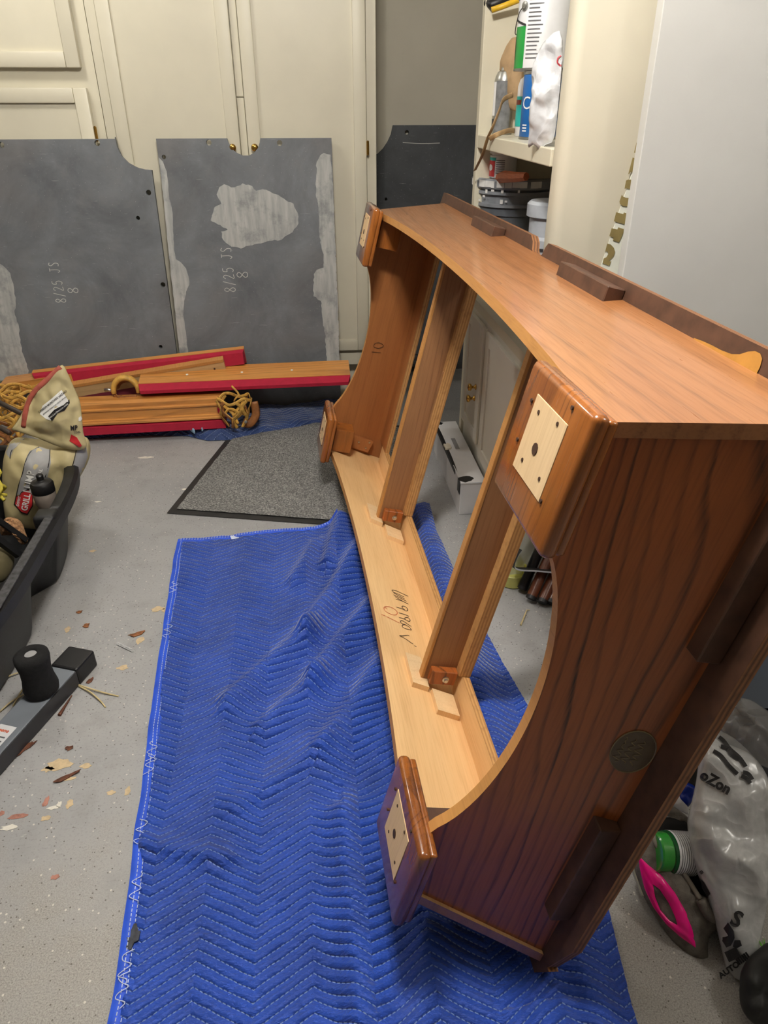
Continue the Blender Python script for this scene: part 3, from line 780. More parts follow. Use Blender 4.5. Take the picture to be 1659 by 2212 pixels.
# ------------------------------------------------------------------ soft things: an outline puffed up on both sides
class Puff:
    """outline: world points in one plane; normal faces the viewer"""
    def __init__(s, pts, thick, back=None, n=48, rings=14, crum=.0, csc=20, prof=.55, seed=0, c=None, ridge=0.0):
        s.P = [Vector(p) for p in pts]
        s.c = Vector(c) if c else sum(s.P, Vector())/len(s.P)
        nn = Vector()
        for a, b in zip(s.P, s.P[1:]+s.P[:1]): nn += (a-s.c).cross(b-s.c)
        nn.normalize()
        if nn.dot(CAM-s.c) < 0: nn = -nn
        s.n = nn; s.x = nn.orthogonal().normalized(); s.y = nn.cross(s.x)
        s.thick, s.back, s.crum, s.csc, s.prof, s.seed, s.ridge = thick, (thick if back is None else back), crum, csc, prof, seed, ridge
        q = smoothpts(s.P+[s.P[0]], 4)[:-1]
        s.q = [s.to2(p) for p in q]; s.nu, s.rings = n, rings
    def to2(s, p): d = Vector(p)-s.c; return Vector((d.dot(s.x), d.dot(s.y)))
    def rim(s, ang):
        """distance from centre to the outline in one direction"""
        d = Vector((math.cos(ang), math.sin(ang))); best = 0
        for a, b in zip(s.q, s.q[1:]+s.q[:1]):
            e = b-a; den = d.x*e.y-d.y*e.x
            if abs(den) < 1e-12: continue
            t = (a.x*e.y-a.y*e.x)/den; k = (a.x*d.y-a.y*d.x)/den
            if t > 0 and -1e-6 <= k <= 1+1e-6: best = max(best, t)
        return best
    def lift(s, v2, side=1):
        R = s.rim(math.atan2(v2.y, v2.x)) or 1e-4; r = min(1, v2.length/R)
        h = (1-r**2.4)**s.prof if r < 1 else 0
        w = s.c+s.x*v2.x+s.y*v2.y
        cr = s.crum*(nz(w, s.csc, s.seed)+.5*nz(w, s.csc*2.3, s.seed+3)-s.ridge*abs(nz(w, s.csc*.7, s.seed+9)))
        return w + s.n*side*((s.thick if side > 0 else s.back)*h + cr*(.25+.75*min(1, (1-r)*4)))
    def front(s, u, v, off=.0015):
        """point on the front skin under a sight line"""
        r = ray(u, v); t = (s.c-CAM).dot(s.n)/r.dot(s.n); p = CAM+r*t
        for _ in range(3):
            q = s.lift(s.to2(p)); t2 = (q-CAM).dot(s.n)/r.dot(s.n); p = p + ((CAM+r*t2)-p)*.0
            h = (q-s.c).dot(s.n)
            t = ((s.c+s.n*h)-CAM).dot(s.n)/r.dot(s.n); pp = CAM+r*t; p = pp - s.n*((pp-s.c).dot(s.n))
        return s.lift(s.to2(p)) + s.n*off
    def mesh(s, bm, mi=0):
        A = []
        for i in range(s.nu):
            ang = 2*PI*i/s.nu; R = s.rim(ang); A.append([Vector((math.cos(ang), math.sin(ang)))*(R*math.sin(PI/2*j/s.rings)) for j in range(1, s.rings+1)])
        rows = {}
        for side in (1, -1):
            c = bm.verts.new(s.lift(Vector((1e-5, 0)), side))
            V = [[(bm.verts.new(s.lift(p, side)) if (side == 1 or j < s.rings-1) else rows[i][j]) for j, p in enumerate(a)] for i, a in enumerate(A)]
            if side == 1: rows = V
            for i in range(s.nu):
                k = (i+1) % s.nu
                f = bm.faces.new((c, V[i][0], V[k][0])); f.material_index = mi
                for j in range(s.rings-1):
                    bm.faces.new((V[i][j], V[i][j+1], V[k][j+1], V[k][j])).material_index = mi
        return bm
    def patch(s, bm, pts, off=.0015, mi=0, sub=3):
        q = []
        for a, b in zip(pts, pts[1:]+pts[:1]):
            for k in range(sub): f = k/sub; q.append((a[0]+(b[0]-a[0])*f, a[1]+(b[1]-a[1])*f))
        c = (sum(p[0] for p in q)/len(q), sum(p[1] for p in q)/len(q))
        cv = bm.verts.new(s.front(*c, off)); rings = []
        for f in (.4, .75, 1.0): rings.append([bm.verts.new(s.front(c[0]+(x-c[0])*f, c[1]+(y-c[1])*f, off)) for x, y in q])
        m = len(q)
        for i in range(m):
            k = (i+1) % m; bm.faces.new((cv, rings[0][i], rings[0][k])).material_index = mi
            for A, B in zip(rings, rings[1:]): bm.faces.new((A[i], B[i], B[k], A[k])).material_index = mi
    def text(s, bm, body, cx, cy, ang, size, off=.003, bold=.0, sx=1.0, mi=0):
        """lettering centred on a sight point, size in sight pixels, angle clockwise from level"""
        ca, sa = math.cos(rad(ang)), math.sin(rad(ang))
        put_text(bm, body, size, lambda x, y: s.front(cx+x*ca+y*sa, cy+x*sa-y*ca, off), bold, mi, sx)
def plane_pts(pts, p0, n):
    p0 = Vector(p0); n = Vector(n).normalized(); out = []
    for u, v in pts:
        r = ray(u, v); out.append(CAM+r*((p0-CAM).dot(n)/r.dot(n)))
    return out

# ------------------------------------------------------------------ shelf cabinet at the right
XF = .662
sc = thing('shelf_cabinet', 'cream shelf cabinet with open shelves and white lower doors behind the table frame', 'cabinet', (.9, 2.45, 0))
o = sc.location.copy()
bm = NB(); box(bm, (XF, 1.95, 0), (1.62, 2.035, 2.6), bev=.028, seg=5); obj('side_panel', bm, M['creamwall'], sc, smooth=40, off=o)
bm = NB(); box(bm, (XF, 2.915, 0), (1.12, 2.955, 2.6), bev=.002); obj('side_panel', bm, M['cream'], sc, off=o)
bm = NB(); box(bm, (1.09, 2.035, 0), (1.12, 2.915, 2.6)); obj('back_panel', bm, M['creamwall'], sc, off=o)
bm = NB(); box(bm, (XF, 2.035, 1.274), (1.09, 2.915, 1.318), bev=.003); obj('shelf', bm, M['cream'], sc, off=o)
bm = NB(); box(bm, (XF+.012, 2.035, .70), (1.09, 2.915, .735)); obj('shelf', bm, M['cream'], sc, off=o)
bm = NB(); box(bm, (XF+.012, 2.035, .06), (XF+.03, 2.915, .70)); obj('face_frame', bm, M['white_paint'], sc, off=o)
bm = NB(); box(bm, (XF+.05, 2.035, 0), (XF+.07, 2.915, .06)); obj('plinth', bm, M['cream'], sc, off=o)
def shaker_x(y0, y1, z0, z1, fw=.05, knobs=()):
    bm = NB(); box(bm, (XF+.001, y0+.005, z0+.005), (XF+.012, y1-.005, z1-.005)); d = obj('door', bm, M['white_paint'], sc, off=o)
    for n, a, b, c, e in (('stile', y0, y0+fw, z0, z1), ('stile', y1-fw, y1, z0, z1), ('rail', y0+fw, y1-fw, z0, z0+fw), ('rail', y0+fw, y1-fw, z1-fw, z1)):
        bm = NB(); box(bm, (XF-.006, a, c), (XF+.004, b, e), bev=.0015, seg=1); obj(n, bm, M['white_paint'], d, off=o)
    for ky, kz in knobs:
        bm = NB(); knob(bm, (XF-.006, ky, kz), (-1,0,0), .016, .034); obj('knob', bm, M['brass'], d, smooth=True, off=o, label='round brass knob')
shaker_x(2.60, 2.895, .20, .685, .048, ((2.665, .378), (2.655, .43)))
shaker_x(2.07, 2.555, .17, .685, .05)
# things kept on its shelves
def cyl(name, label, cat, x, y, z, r, h, m, mrim=None, group=None, prof=None, n=32):
    t = thing(name, label, cat, (x, y, z), group=group)
    bm = NB(); lathe(bm, prof or [(r*.96,0),(r,.004),(r,h-.004),(r*.98,h)], n); obj('body', bm, m, t, smooth=35)
    if mrim:
        bm = NB(); lathe(bm, [(r,h-.007),(r*1.03,h-.006),(r*1.03,h+.002),(r*.93,h+.003),(r*.91,h-.004)], n); obj('rim', bm, mrim, t, smooth=35)
        bm = NB(); lathe(bm, [(r,0),(r*1.025,0),(r*1.025,.006),(r,.007)], n, cap=False); obj('base_rim', bm, mrim, t, smooth=35)
    return t
def wrap(t, r, a0, a1, z0, z1, m, name='label', n=16, off=.0008):
    bm = NB(); grid(bm, lambda u, v: Vector(((r+off)*math.cos(rad(a0+(a1-a0)*u)), (r+off)*math.sin(rad(a0+(a1-a0)*u)), z0+(z1-z0)*v)), n, 4)
    return obj(name, bm, m, t, smooth=True)
def wraptext(t, r, body, ang, z, size, m, off=.0016, sx=1.0, bold=0.0, turn=0, name='lettering'):
    bm = NB()
    def fn(x, y):
        if turn: x, y = -y, x
        a = rad(ang)+x/r; return Vector(((r+off)*math.cos(a), (r+off)*math.sin(a), z+y))
    put_text(bm, body, size, fn, bold, sx=sx); return obj(name, bm, m, t)
M['canwhite'] = plain('white_label', (225, 226, 228), .35, .04); M['cangreen'] = plain('green_label', (30, 150, 62), .35, .08)
M['canblue'] = plain('blue_label', (24, 96, 168), .35, .1); M['canred'] = plain('red_brown_label', (122, 52, 40), .4, .1); M['canteal'] = plain('teal_label', (40, 172, 164), .4, .1)
M['tin'] = plain('tin', (165, 165, 160), .35, .15, metal=.9); M['print'] = plain('black_print', (38, 38, 40), .5, .02); M['printgrey'] = plain('grey_print', (96, 96, 100), .5, .02)
ZS = 1.319
p = Px(1172, 100, .775); yg = p.y
gb = cyl('paint_can', 'blue paint tin under the green and white can on the upper shelf', 'paint can', .775, yg-.04, ZS, .060, .185, M['canblue'], M['tin'])
wraptext(gb, .060, 'C', 205, .10, .05, M['canwhite'])
for k in range(3): wrap(gb, .060, 196, 214, .022+.008*k, .026+.008*k, M['canwhite'], 'small_print', 6, .001)
gr = cyl('paint_can', 'green and white paint can stacked on top of the blue tin', 'paint can', .775, yg, ZS+.189, .083, .19, M['canwhite'], M['tin'])
wrap(gr, .083, 150, 212, .006, .115, M['cangreen']); wrap(gr, .083, 150, 176, .03, .09, M['canred'], off=.0014)
bm = NB(); grid(bm, lambda u, v: Vector((.0845*math.cos(rad(150+62*u)), .0845*math.sin(rad(150+62*u)), .140-.026*u+.006*v)), 14, 2); obj('label_stripe', bm, M['print'], gr)
wraptext(gr, .083, '3', 163, .155, .035, M['printgrey'])
for k in range(15): wrap(gr, .083, 217, 217+random.choice((28, 32, 33, 24)), .178-.0105*k, .181-.0105*k, M['printgrey'], 'small_print', 8, .001)
bm = NB(); lathe(bm, [(.012,0),(.012,.004),(.006,.006)], 14, Matrix.Translation((.083*math.cos(rad(205)), .083*math.sin(rad(205)), .165)) @ Matrix.Rotation(rad(205), 4, 'Z') @ Matrix.Rotation(PI/2, 4, 'Y')); obj('bail_ear', bm, M['tin'], gr)
bm = NB(); tube(bm, smoothpts([Vector((.088*math.cos(rad(a)), .088*math.sin(rad(a)), z)) for a, z in ((205,.165),(190,.150),(175,.12),(160,.10),(140,.10))], 5), .0014, 6); obj('bail', bm, M['black'], gr)
q = Px(1123, 200, .80); rb = cyl('paint_can', 'red-brown stain tin between the blue tin and the teal bottle', 'paint can', .785, yg+.075, ZS, .038, .19, M['canred'], M['tin'])
for k in range(4): wrap(rb, .038, 186, 206, .05+.011*k, .056+.011*k, M['canwhite'], 'small_print', 6, .001)
tb = cyl('bottle', 'teal and white plastic bottle beside the red-brown tin', 'bottle', .79, yg+.165, ZS, .036, .2, M['canwhite'], prof=[(.033,0),(.036,.006),(.036,.15),(.03,.17),(.014,.182),(.014,.2)])
wrap(tb, .036, 150, 230, .03, .12, M['canteal']); wrap(tb, .036, 160, 220, .095, .11, M['canred'], off=.0014)
sp = Px(1082, 290, .745)
st = cyl('spray_can', 'dusty silver spray can at the far end of the upper shelf', 'spray can', .745, sp.y, ZS, .036, .2, M['tin'], prof=[(.034,0),(.036,.004),(.036,.17),(.033,.182),(.026,.196),(.016,.2),(.014,.212),(.006,.214)])
wrap(st, .036, 150, 205, .06, .165, M['canwhite']); wrap(st, .036, 205, 300, .005, .168, plain('grey_can_print', (120, 122, 124), .4, .2, 40), 'grey_print')
wrap(st, .036, 160, 200, .02, .05, M['print'])
def m_film(name, c, alpha=.75, rough=.25):
    t = MT(name); v = t.obj(); n = t.noise(v, 22, 5, .7, 1.5)
    c = srgb(*c); d = tuple(q*.6 for q in c[:3])+(1,)
    rg = t.math('ABSOLUTE', t.math('SUBTRACT', t.noise(v, 13, 2, .5, .3), .5))
    t.set(t.mix(t.rng(rg, .0, .06, .0, 1.0), c, tuple(q*.86 for q in c[:3])+(1,)), rough, Alpha=t.rng(n, .35, .65, alpha*.88, min(1, alpha*1.06)))
    t.b.inputs['Specular IOR Level'].default_value = .7
    t.bump(t.rng(rg, 0, .2, 1, 0), .45, .008); return t.m
M['film'] = m_film('thin_white_film', (226, 228, 232), .92); M['film_clear'] = m_film('clear_film', (150, 150, 150), .45, .2)
M['film_grey'] = m_film('grey_white_film', (196, 198, 198), .93)
pf = Puff(plane_pts([(1140,322),(1148,260),(1152,200),(1150,160),(1165,110),(1185,80),(1212,68),(1213,140),(1206,220),(1196,300),(1180,312),(1165,322),(1152,312)], (.68,2.12,1.45), (-.8,-.6,0)), .03, .02, 64, 20, .016, 15, .6, 3, ridge=1.6)
bm = NB(); pf.mesh(bm); bg = thing('plastic_bag', 'crumpled white plastic bag in front of the cans on the upper shelf', 'bag', pf.c)
obj('film', bm, M['film'], bg, smooth=True, off=pf.c)
M['bagred'] = plain('red_bag_print', (205, 70, 80), .5)
bm = NB(); ribbon(bm, smoothpts([pf.front(u, v, .001) for u, v in ((1214,120),(1206,125),(1205,135),(1211,142),(1214,140))], 4), .004, pf.n); obj('print', bm, M['bagred'], bg, off=pf.c)
M['canvas'] = plain('tan_canvas', (168, 140, 104), .8, .15, 20, bump=.2); M['strap'] = plain('tan_strap', (176, 146, 104), .75, .1, 40)
pf = Puff(plane_pts([(1078,140),(1090,110),(1112,78),(1125,110),(1125,200),(1118,240),(1095,225),(1098,170),(1086,150)], (.90,2.55,1.5), (-1,-.4,0)), .03, .03, 32, 10, .006, 18, .6, 5)
bm = NB(); pf.mesh(bm); t = thing('canvas_bag', 'tan canvas bag slumped at the back of the upper shelf', 'bag', (pf.c.x, pf.c.y, ZS)); obj('cloth', bm, M['canvas'], t, smooth=True, off=t.location)
bm = NB(); pts = smoothpts([Px(1108,205,.74), Px(1088,215,.70), Px(1078,240,.672), Px(1064,275,.652), Px(1053,300,.648), Px(1042,335,.646), Px(1026,368,.646)], 5); tube(bm, pts, .008, 8, flat=.2); obj('strap', bm, M['strap'], t, off=t.location, label='dangling tan strap', smooth=True)
bm = NB(); pts = smoothpts([Px(1118,284,.78), Px(1100,282,.72), Px(1075,290,.668), Px(1057,300,.650)], 5)
for p in pts: p.z = max(p.z, ZS+.006) if p.x > XF else p.z
tube(bm, pts, .008, 8, flat=.2); obj('strap', bm, M['strap'], t, off=t.location, smooth=True)
M['yellow'] = plain('yellow_plastic', (222, 178, 40), .4, .1)
yy = Px(1080, 14, .70)
t = thing('hand_tool', 'black and yellow tool handle poking out above the paint cans', 'tool', (.70, yy.y, yy.z-.02))
bm = NB(); tube(bm, [Px(1052,6,.67), Px(1062,10,.68), Px(1085,2,.72), Px(1140,-22,.80)], [.013,.016,.016,.014], 12); obj('grip', bm, M['black'], t, smooth=True, off=t.location)
bm = NB(); tube(bm, [Px(1062,22,.675), Px(1085,14,.71), Px(1140,-8,.79)], .009, 8); obj('yellow_bar', bm, M['yellow'], t, smooth=True, off=t.location)
# lower opening: nested grey buckets with a jar and a wood scrap on the lid
M['bucket'] = plain('grey_bucket', (128, 132, 138), .45, .12, 14); M['bucket2'] = plain('dark_grey_bucket', (92, 97, 104), .45, .15, 14); M['drip'] = plain('white_paint_drip', (224, 224, 222), .5)
M['bucket3'] = plain('pale_grey_bucket', (168, 173, 180), .4, .1, 14)
bx, by = .83, Px(1108, 440, .83).y; R = .148
zl = Px(1100, 405, .70).z
tt = thing('bucket', 'stack of paint-smeared grey buckets on the lower shelf', 'bucket', (bx, by, .737))
z0 = .737; H = zl-z0
bm = NB(); lathe(bm, [(R*.84,0),(R*.9,.004),(R*.95,H-.13),(R*1.0,H-.128),(R*1.0,H-.10),(R*.97,H-.098)], 40); obj('lower_bucket', bm, M['bucket2'], tt, smooth=35)
bm = NB(); lathe(bm, [(R*.96,H-.1),(R*1.06,H-.098),(R*1.06,H-.088),(R*.98,H-.086),(R*.99,H-.056),(R*1.07,H-.054),(R*1.07,H-.044),(R*1.0,H-.042),(R*1.02,H-.03)], 40); obj('upper_bucket', bm, M['bucket'], tt, smooth=35)
bm = NB(); lathe(bm, [(R*1.0,H-.034),(R*1.1,H-.034),(R*1.12,H-.028),(R*1.12,H-.008),(R*1.08,H),(R*1.03,H),(R*1.0,H-.006)], 40); obj('lid', bm, M['bucket'], tt, smooth=35)
for i in range(14):
    a = 150+i*10+random.random()*6; wrap(tt, R*(1.125), a, a+4+random.random()*9, H-.03+random.random()*.006, H-.006, M['drip'], 'paint_drip', 5, .001)
for i in range(9):
    a = 190+random.random()*70; z = H-.085+random.random()*.05; wrap(tt, R*1.07, a, a+2+random.random()*3, z, z+.006+random.random()*.012, M['drip'], 'paint_drip', 4, .001)
b3 = Px(1165, 470, .75); 
tt2 = thing('bucket', 'pale grey bucket stack half hidden by the cabinet edge', 'bucket', (.775, b3.y-.045, .737)); R2 = .07
bm = NB(); lathe(bm, [(R2*.8,0),(R2*.85,H*.35),(R2,H*.36),(R2,H*.4),(R2*.9,H*.41),(R2*.92,H*.66),(R2*1.1,H*.67),(R2*1.1,H*.72),(R2*.95,H*.74),(R2*.97,H*.86),(R2*1.12,H*.87),(R2*1.12,H*.95),(R2*.98,H*.97)], 28); obj('nested_buckets', bm, M['bucket3'], tt2, smooth=35)
jx = Px(1084, 395, .76); j = cyl('jar', 'white screw-top jar with red label on the bucket lid', 'jar', .76, jx.y, zl+.001, .052, .078, M['canwhite'], prof=[(.047,0),(.050,.004),(.050,.076),(.044,.078),(.044,.086)])
bm = NB(); lathe(bm, [(.050,.082),(.053,.084),(.053,.106),(.049,.109)], 32); obj('lid', bm, M['canwhite'], j, smooth=35)
M['redlabel'] = plain('red_label', (190, 44, 48), .45, .06); wrap(j, .050, 150, 218, .006, .06, M['redlabel']); wrap(j, .050, 150, 222, .06, .070, M['canteal'], off=.0012)
bm = NB(); grid(bm, lambda u, v: Vector((.0512*math.cos(rad(190)+.28*v*math.cos(2*PI*u)), .0512*math.sin(rad(190)+.28*v*math.cos(2*PI*u)), .036+.011*v*math.sin(2*PI*u))), 18, 3); obj('white_dot', bm, M['canwhite'], j)
for k in range(7): wrap(j, .050, 224, 262, .06-.007*k, .063-.007*k, M['printgrey'], 'small_print', 8, .001)
M['redwood'] = wood('split_redwood', (176, 96, 52), (150, 74, 38), (92, 44, 22), 'Y', 'Z', 120, .03, .6, 0, ls=.6)
wx = Px(1072, 395, .74); ww = Px(1136, 392, .735)
t = thing('wood_scrap', 'orange-brown split wood offcut lying on the bucket lid before the jar', 'wood', ((wx.x+ww.x)/2, (wx.y+ww.y)/2, zl+.018))
bm = NB(); tube(bm, [wx+Vector((0,0,.0)), wx.lerp(ww, .3)+Vector((0,0,.004)), wx.lerp(ww, .7), ww], [.019,.021,.017,.013], 7, flat=.8)
bmesh.ops.translate(bm, verts=bm.verts, vec=Vector((0,0,zl+.018-(wx.z+ww.z)/2))); obj('chunk', bm, M['redwood'], t, off=t.location)

# ------------------------------------------------------------------ leaning panel and stencil sheet
pn = thing('leaning_panel', 'large smooth off-white panel leaning upright at the right edge', 'panel', (1.28, 1.815, 0), (rad(-2.0), 0, 0))
bm = NB(); box(bm, (-.447, 0, 0), (.55, .036, 2.35), bev=.002); obj('board', bm, M['panelwhite'], pn)
q = plane_pts([(1383,320),(1296,580)], (0,1.945,0), (0,1,0)); d = (q[1]-q[0]).normalized(); side = Vector((-d.z, 0, d.x)); side = side if side.x > 0 else -side
M['stencil'] = plain('white_stencil_sheet', (232, 234, 222), .4, .04); M['olive'] = plain('olive_stencil_figure', (140, 124, 78), .6, .08, 20)
foot = q[1] + d*((q[1].z)/-d.z if d.z else 0)
t = thing('stencil_sheet', 'white stencil strip with olive figures between shelf cabinet and leaning panel', 'stencil', (foot.x, 1.945, 0))
A = q[0]-d*.25; Bq = foot
bm = NB(); vs = [A, Bq, Bq+side*.14, A+side*.14]
prism(bm, [(v.x, v.z) for v in vs], -.0015, .0015, Matrix(((1,0,0,0),(0,0,1,1.945),(0,1,0,0),(0,0,0,1)))); bmesh.ops.translate(bm, verts=bm.verts, vec=(0,0,0)); so = obj('sheet', bm, M['stencil'], t, off=t.location)
def cz(L): return [(1280+x/7.375, 320+y/7.375) for x, y in L]
for g in ([(235,1520),(290,1535),(340,1590),(357,1650),(335,1720),(290,1765),(262,1790),(292,1808),(265,1872),(160,1835),(178,1757),(220,1740),(250,1690),(238,1650),(215,1640),(200,1655)],
          [(305,1275),(395,1297),(412,1262),(497,1290),(490,1350),(420,1500),(325,1470),(335,1430),(268,1400)],
          [(378,1020),(490,1052),(500,1025),(537,1035),(512,1215),(340,1165)],
          [(430,850),(465,745),(490,775),(530,790),(575,792),(555,930),(480,922),(435,890)],
          [(535,515),(570,500),(618,505),(597,650),(550,640),(510,645)],
          [(640,150),(675,160),(637,388),(600,380),(580,415),(570,410)],
          [(700,-90),(745,-70),(712,90),(662,70)]):
    pts = plane_pts(cz(g), (0,1.942,0), (0,1,0)); bm = NB(); prism(bm, [(v.x, v.z) for v in pts], -.0006, .0006, Matrix(((1,0,0,0),(0,0,1,1.942),(0,1,0,0),(0,0,0,1)))); obj('stencil_figure', bm, M['olive'], so, off=t.location)

# ------------------------------------------------------------------ long white carton
M['carton'] = plain('white_carton', (226, 226, 228), .5, .04, 8); M['tape'] = plain('black_tape', (26, 26, 28), .35)
t = thing('carton', 'long white cardboard box with torn black tape beside the white lower doors', 'box', (.605, 2.68, 0))
bm = NB(); box(bm, (-.05, -.30, 0), (.046, .30, .142), bev=.002, seg=1); obj('box_body', bm, M['carton'], t)
bm = NB(); box(bm, (-.052, -.303, .137), (.048, .30, .1455), bev=.0015, seg=1); obj('lid_flap', bm, M['carton'], t)
for y0, y1, a in ((-.30,-.25,.05),(-.2,.30,.006),(.262,.30,.03)):
    bm = NB(); prism(bm, blob(-.051+a*.5, (y0+y1)/2, max(.006, a*.6), (y1-y0)/2, int(y0*100)+50, 14, .2), .1458, .1466); box(bm, (-.0535, y0+.004, .09 if a > .02 else .128), (-.0521, y1-.004, .146)); obj('torn_tape', bm, M['tape'], t)
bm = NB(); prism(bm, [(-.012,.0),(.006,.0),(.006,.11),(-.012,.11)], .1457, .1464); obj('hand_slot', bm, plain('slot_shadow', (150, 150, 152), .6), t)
M['tornpaper'] = plain('torn_paper', (226, 216, 196), .7); bm = NB(); prism(bm, blob(-.045, .02, .016, .03, 9), .147, .153); obj('torn_flap', bm, M['tornpaper'], t)

# ------------------------------------------------------------------ grey door mat
def m_mat():
    t = MT('grey_carpet'); v = t.obj(); n = t.noise(v, 150, 4, .75); b = t.noise(v, 6, 3)
    col = t.ramp(n, [(.32, srgb(66, 66, 68)), (.5, srgb(138, 138, 136)), (.66, srgb(204, 203, 198))])
    col = t.mix(t.rng(b, .4, .7, 0, .25), col, srgb(92, 90, 88)); t.set(col, .95); t.bump(n, 1.0, .008); return t.m
M['mat'] = m_mat(); M['rubber'] = plain('black_rubber', (40, 39, 38), .6, .15)
e1 = Vector((.970, -.242, 0)); e2 = Vector((.246, .969, 0)); mo = Vector((-.605, 2.511, 0))
t = thing('door_mat', 'charcoal-flecked grey carpet mat with black rubber border on the floor', 'mat', mo)
def matz(a, b): return .006+.0035*nz((a*7, b*7, 3))*(1 if b < .06 or a < .06 else .4)
bm = NB(); grid(bm, lambda u, v: e1*(u*.98)+e2*(v*1.0)+Vector((0,0,.003+.004*abs(nz((u*9,v*9,1)))*(1 if v < .08 else .3))), 40, 40); obj('rubber_border', bm, M['rubber'], t, smooth=True)
bm = NB(); grid(bm, lambda u, v: e1*(.03+u*.92+.004*nz((v*20,1,1)))+e2*(.032+v*.936+.004*nz((u*22,5,1)))+Vector((0,0,.0085+.0015*nz((u*6,v*6,7)))), 60, 60); obj('carpet', bm, M['mat'], t, smooth=True)

# ------------------------------------------------------------------ older blue blanket at the back
M['blanket2'] = m_blanket('faded_navy_quilt', (44, 68, 122), (150, 168, 206))
FR2 = [(-1.35,3.30),(-1.105,3.285),(-.8,3.295),(-.62,3.265),(-.52,3.20),(-.40,3.195),(-.27,3.25),(-.1,3.30),(.03,3.36),(.25,3.40)]
t = thing('moving_blanket', 'faded navy quilted blanket lying under the stacked red rails', 'blanket', (-.5, 3.35, 0))
def b2(u, v):
    x = -1.30+1.52*u; y0 = lerp_tab(FR2, x); y = y0+(3.48-y0)*v
    z = .004+.03*math.sin(min(1, v*5)*PI/2)*(.8+.6*nz((x*6, y*6, 2)))+.022*math.exp(-((x+.45)/.10)**2)*math.exp(-((v-.25)/.25)**2)+.006*nz((x*22,y*22,4))
    if x > -.3: z += .05*max(0, v-.2)*(1+.5*nz((x*7,y*5,6)))
    return Vector((x, y, max(.003, z if v > .01 else .003)))
bm = NB(); grid(bm, b2, 160, 40, uv=lambda a, b: (-1.30+1.52*a+.4*b*.2, .28*b+.1*a)); obj('quilted_cloth', bm, M['blanket2'], t, smooth=True, off=t.location)
M['paleblue'] = plain('pale_blue_binding', (150, 186, 214), .6, .1, 40)
bm = NB(); pts = [Pz(u, v, .045) for u, v in ((405,902),(403,915),(410,925),(420,932))]; tube(bm, smoothpts(pts, 4), .014, 8, flat=.25); obj('binding', bm, M['paleblue'], t, smooth=True, off=t.location, label='pale blue binding')
bm = NB(); pts = [Pz(u, v, .05) for u, v in ((425,915),(440,922),(436,928))]; tube(bm, smoothpts(pts, 4), .011, 8, flat=.25); obj('binding', bm, M['paleblue'], t, smooth=True, off=t.location)
# ------------------------------------------------------------------ rails of the pool table, stacked at the back
M['redcloth'] = plain('crimson_cushion_cloth', (178, 24, 56), .8, .06, 30, bump=.1)
M['railoak'] = wood('golden_oak', (222, 158, 84), (200, 132, 62), (112, 62, 26), 'X', 'Y', 30, .06, .3, .4, ls=.7)
M['railraw'] = wood('raw_rail_back', (214, 182, 132), (196, 160, 110), (140, 100, 60), 'X', 'Z', 40, .03, .6, 0, ls=.4)
M['pearl'] = plain('pearl_sight', (240, 240, 232), .2)
M['leather'] = plain('tan_leather', (222, 172, 82), .5, .2, 40, bump=.15); M['leather2'] = plain('brown_leather', (150, 96, 50), .5, .2, 40, bump=.15)
M['darkred'] = plain('dark_red_cloth', (96, 16, 32), .85, .1)
def rail_M(P, Q, tilt=0):
    P, Q = Vector(P), Vector(Q); x = (Q-P).normalized(); up = Vector((0,0,1)); y = up.cross(x).normalized()   # y: away from the viewer
    z = x.cross(y); Mx = Matrix(((x.x,y.x,z.x,P.x),(x.y,y.y,z.y,P.y),(x.z,y.z,z.z,P.z),(0,0,0,1)))
    return Mx @ Matrix.Rotation(rad(tilt), 4, 'X'), (Q-P).length
def sect(bm, poly, L, mi=0, c0=0.0, c1=0.0):
    """extrude a (y,z) section along x; c0/c1 mitre the ends along -y"""
    A = [bm.verts.new((0-c0*min(0, y), y, z)) for y, z in poly]; B = [bm.verts.new((L+c1*min(0, y), y, z)) for y, z in poly]; n = len(poly)
    bm.faces.new(A[::-1]).material_index = mi; bm.faces.new(B).material_index = mi
    for i in range(n): bm.faces.new((A[i], A[(i+1)%n], B[(i+1)%n], B[i])).material_index = mi
def railthing(label, P, Q, tilt, parts):
    Mx, L = rail_M(P, Q, tilt); t = thing('table_rail', label, 'rail', P, group='pool table rails piled on the old blanket')
    T = Matrix.Translation(-Vector(P)) @ Mx
    t.matrix_world = Mx
    for nm, poly, m, c0, c1, lab in parts:
        bm = NB(); sect(bm, poly, L, 0, c0, c1); obj(nm, bm, m, t, label=lab)
    return t, L
cush = [(-.004,.0),(-.048,.012),(-.05,.030),(-.004,.052)]
# lying rail, oak top and red nose towards the camera
P = Py(303, 846, 3.335); Q = Py(757, 826, 3.335)
r3, L = railthing('golden oak rail with pearl dots and crimson cushion, top of the pile at right', P, Q, 13,
    [('wood_rail', [(-.001,.0),(-.001,.045),(.135,.045),(.135,.01),(.06,-.004)], M['railoak'], 0, 0, None),
     ('cushion', [(-.001,.043),(-.05,.036),(-.052,.020),(-.001,-.014)], M['redcloth'], .25, .25, 'crimson cloth cushion')])
for fx_ in (.22, .48, .72): 
    bm = NB(); lathe(bm, [(.0062,0),(.0062,.0012)], 14, Matrix.Translation((L*fx_, .062, .0452))); obj('pearl_sight', bm, M['pearl'], r3)
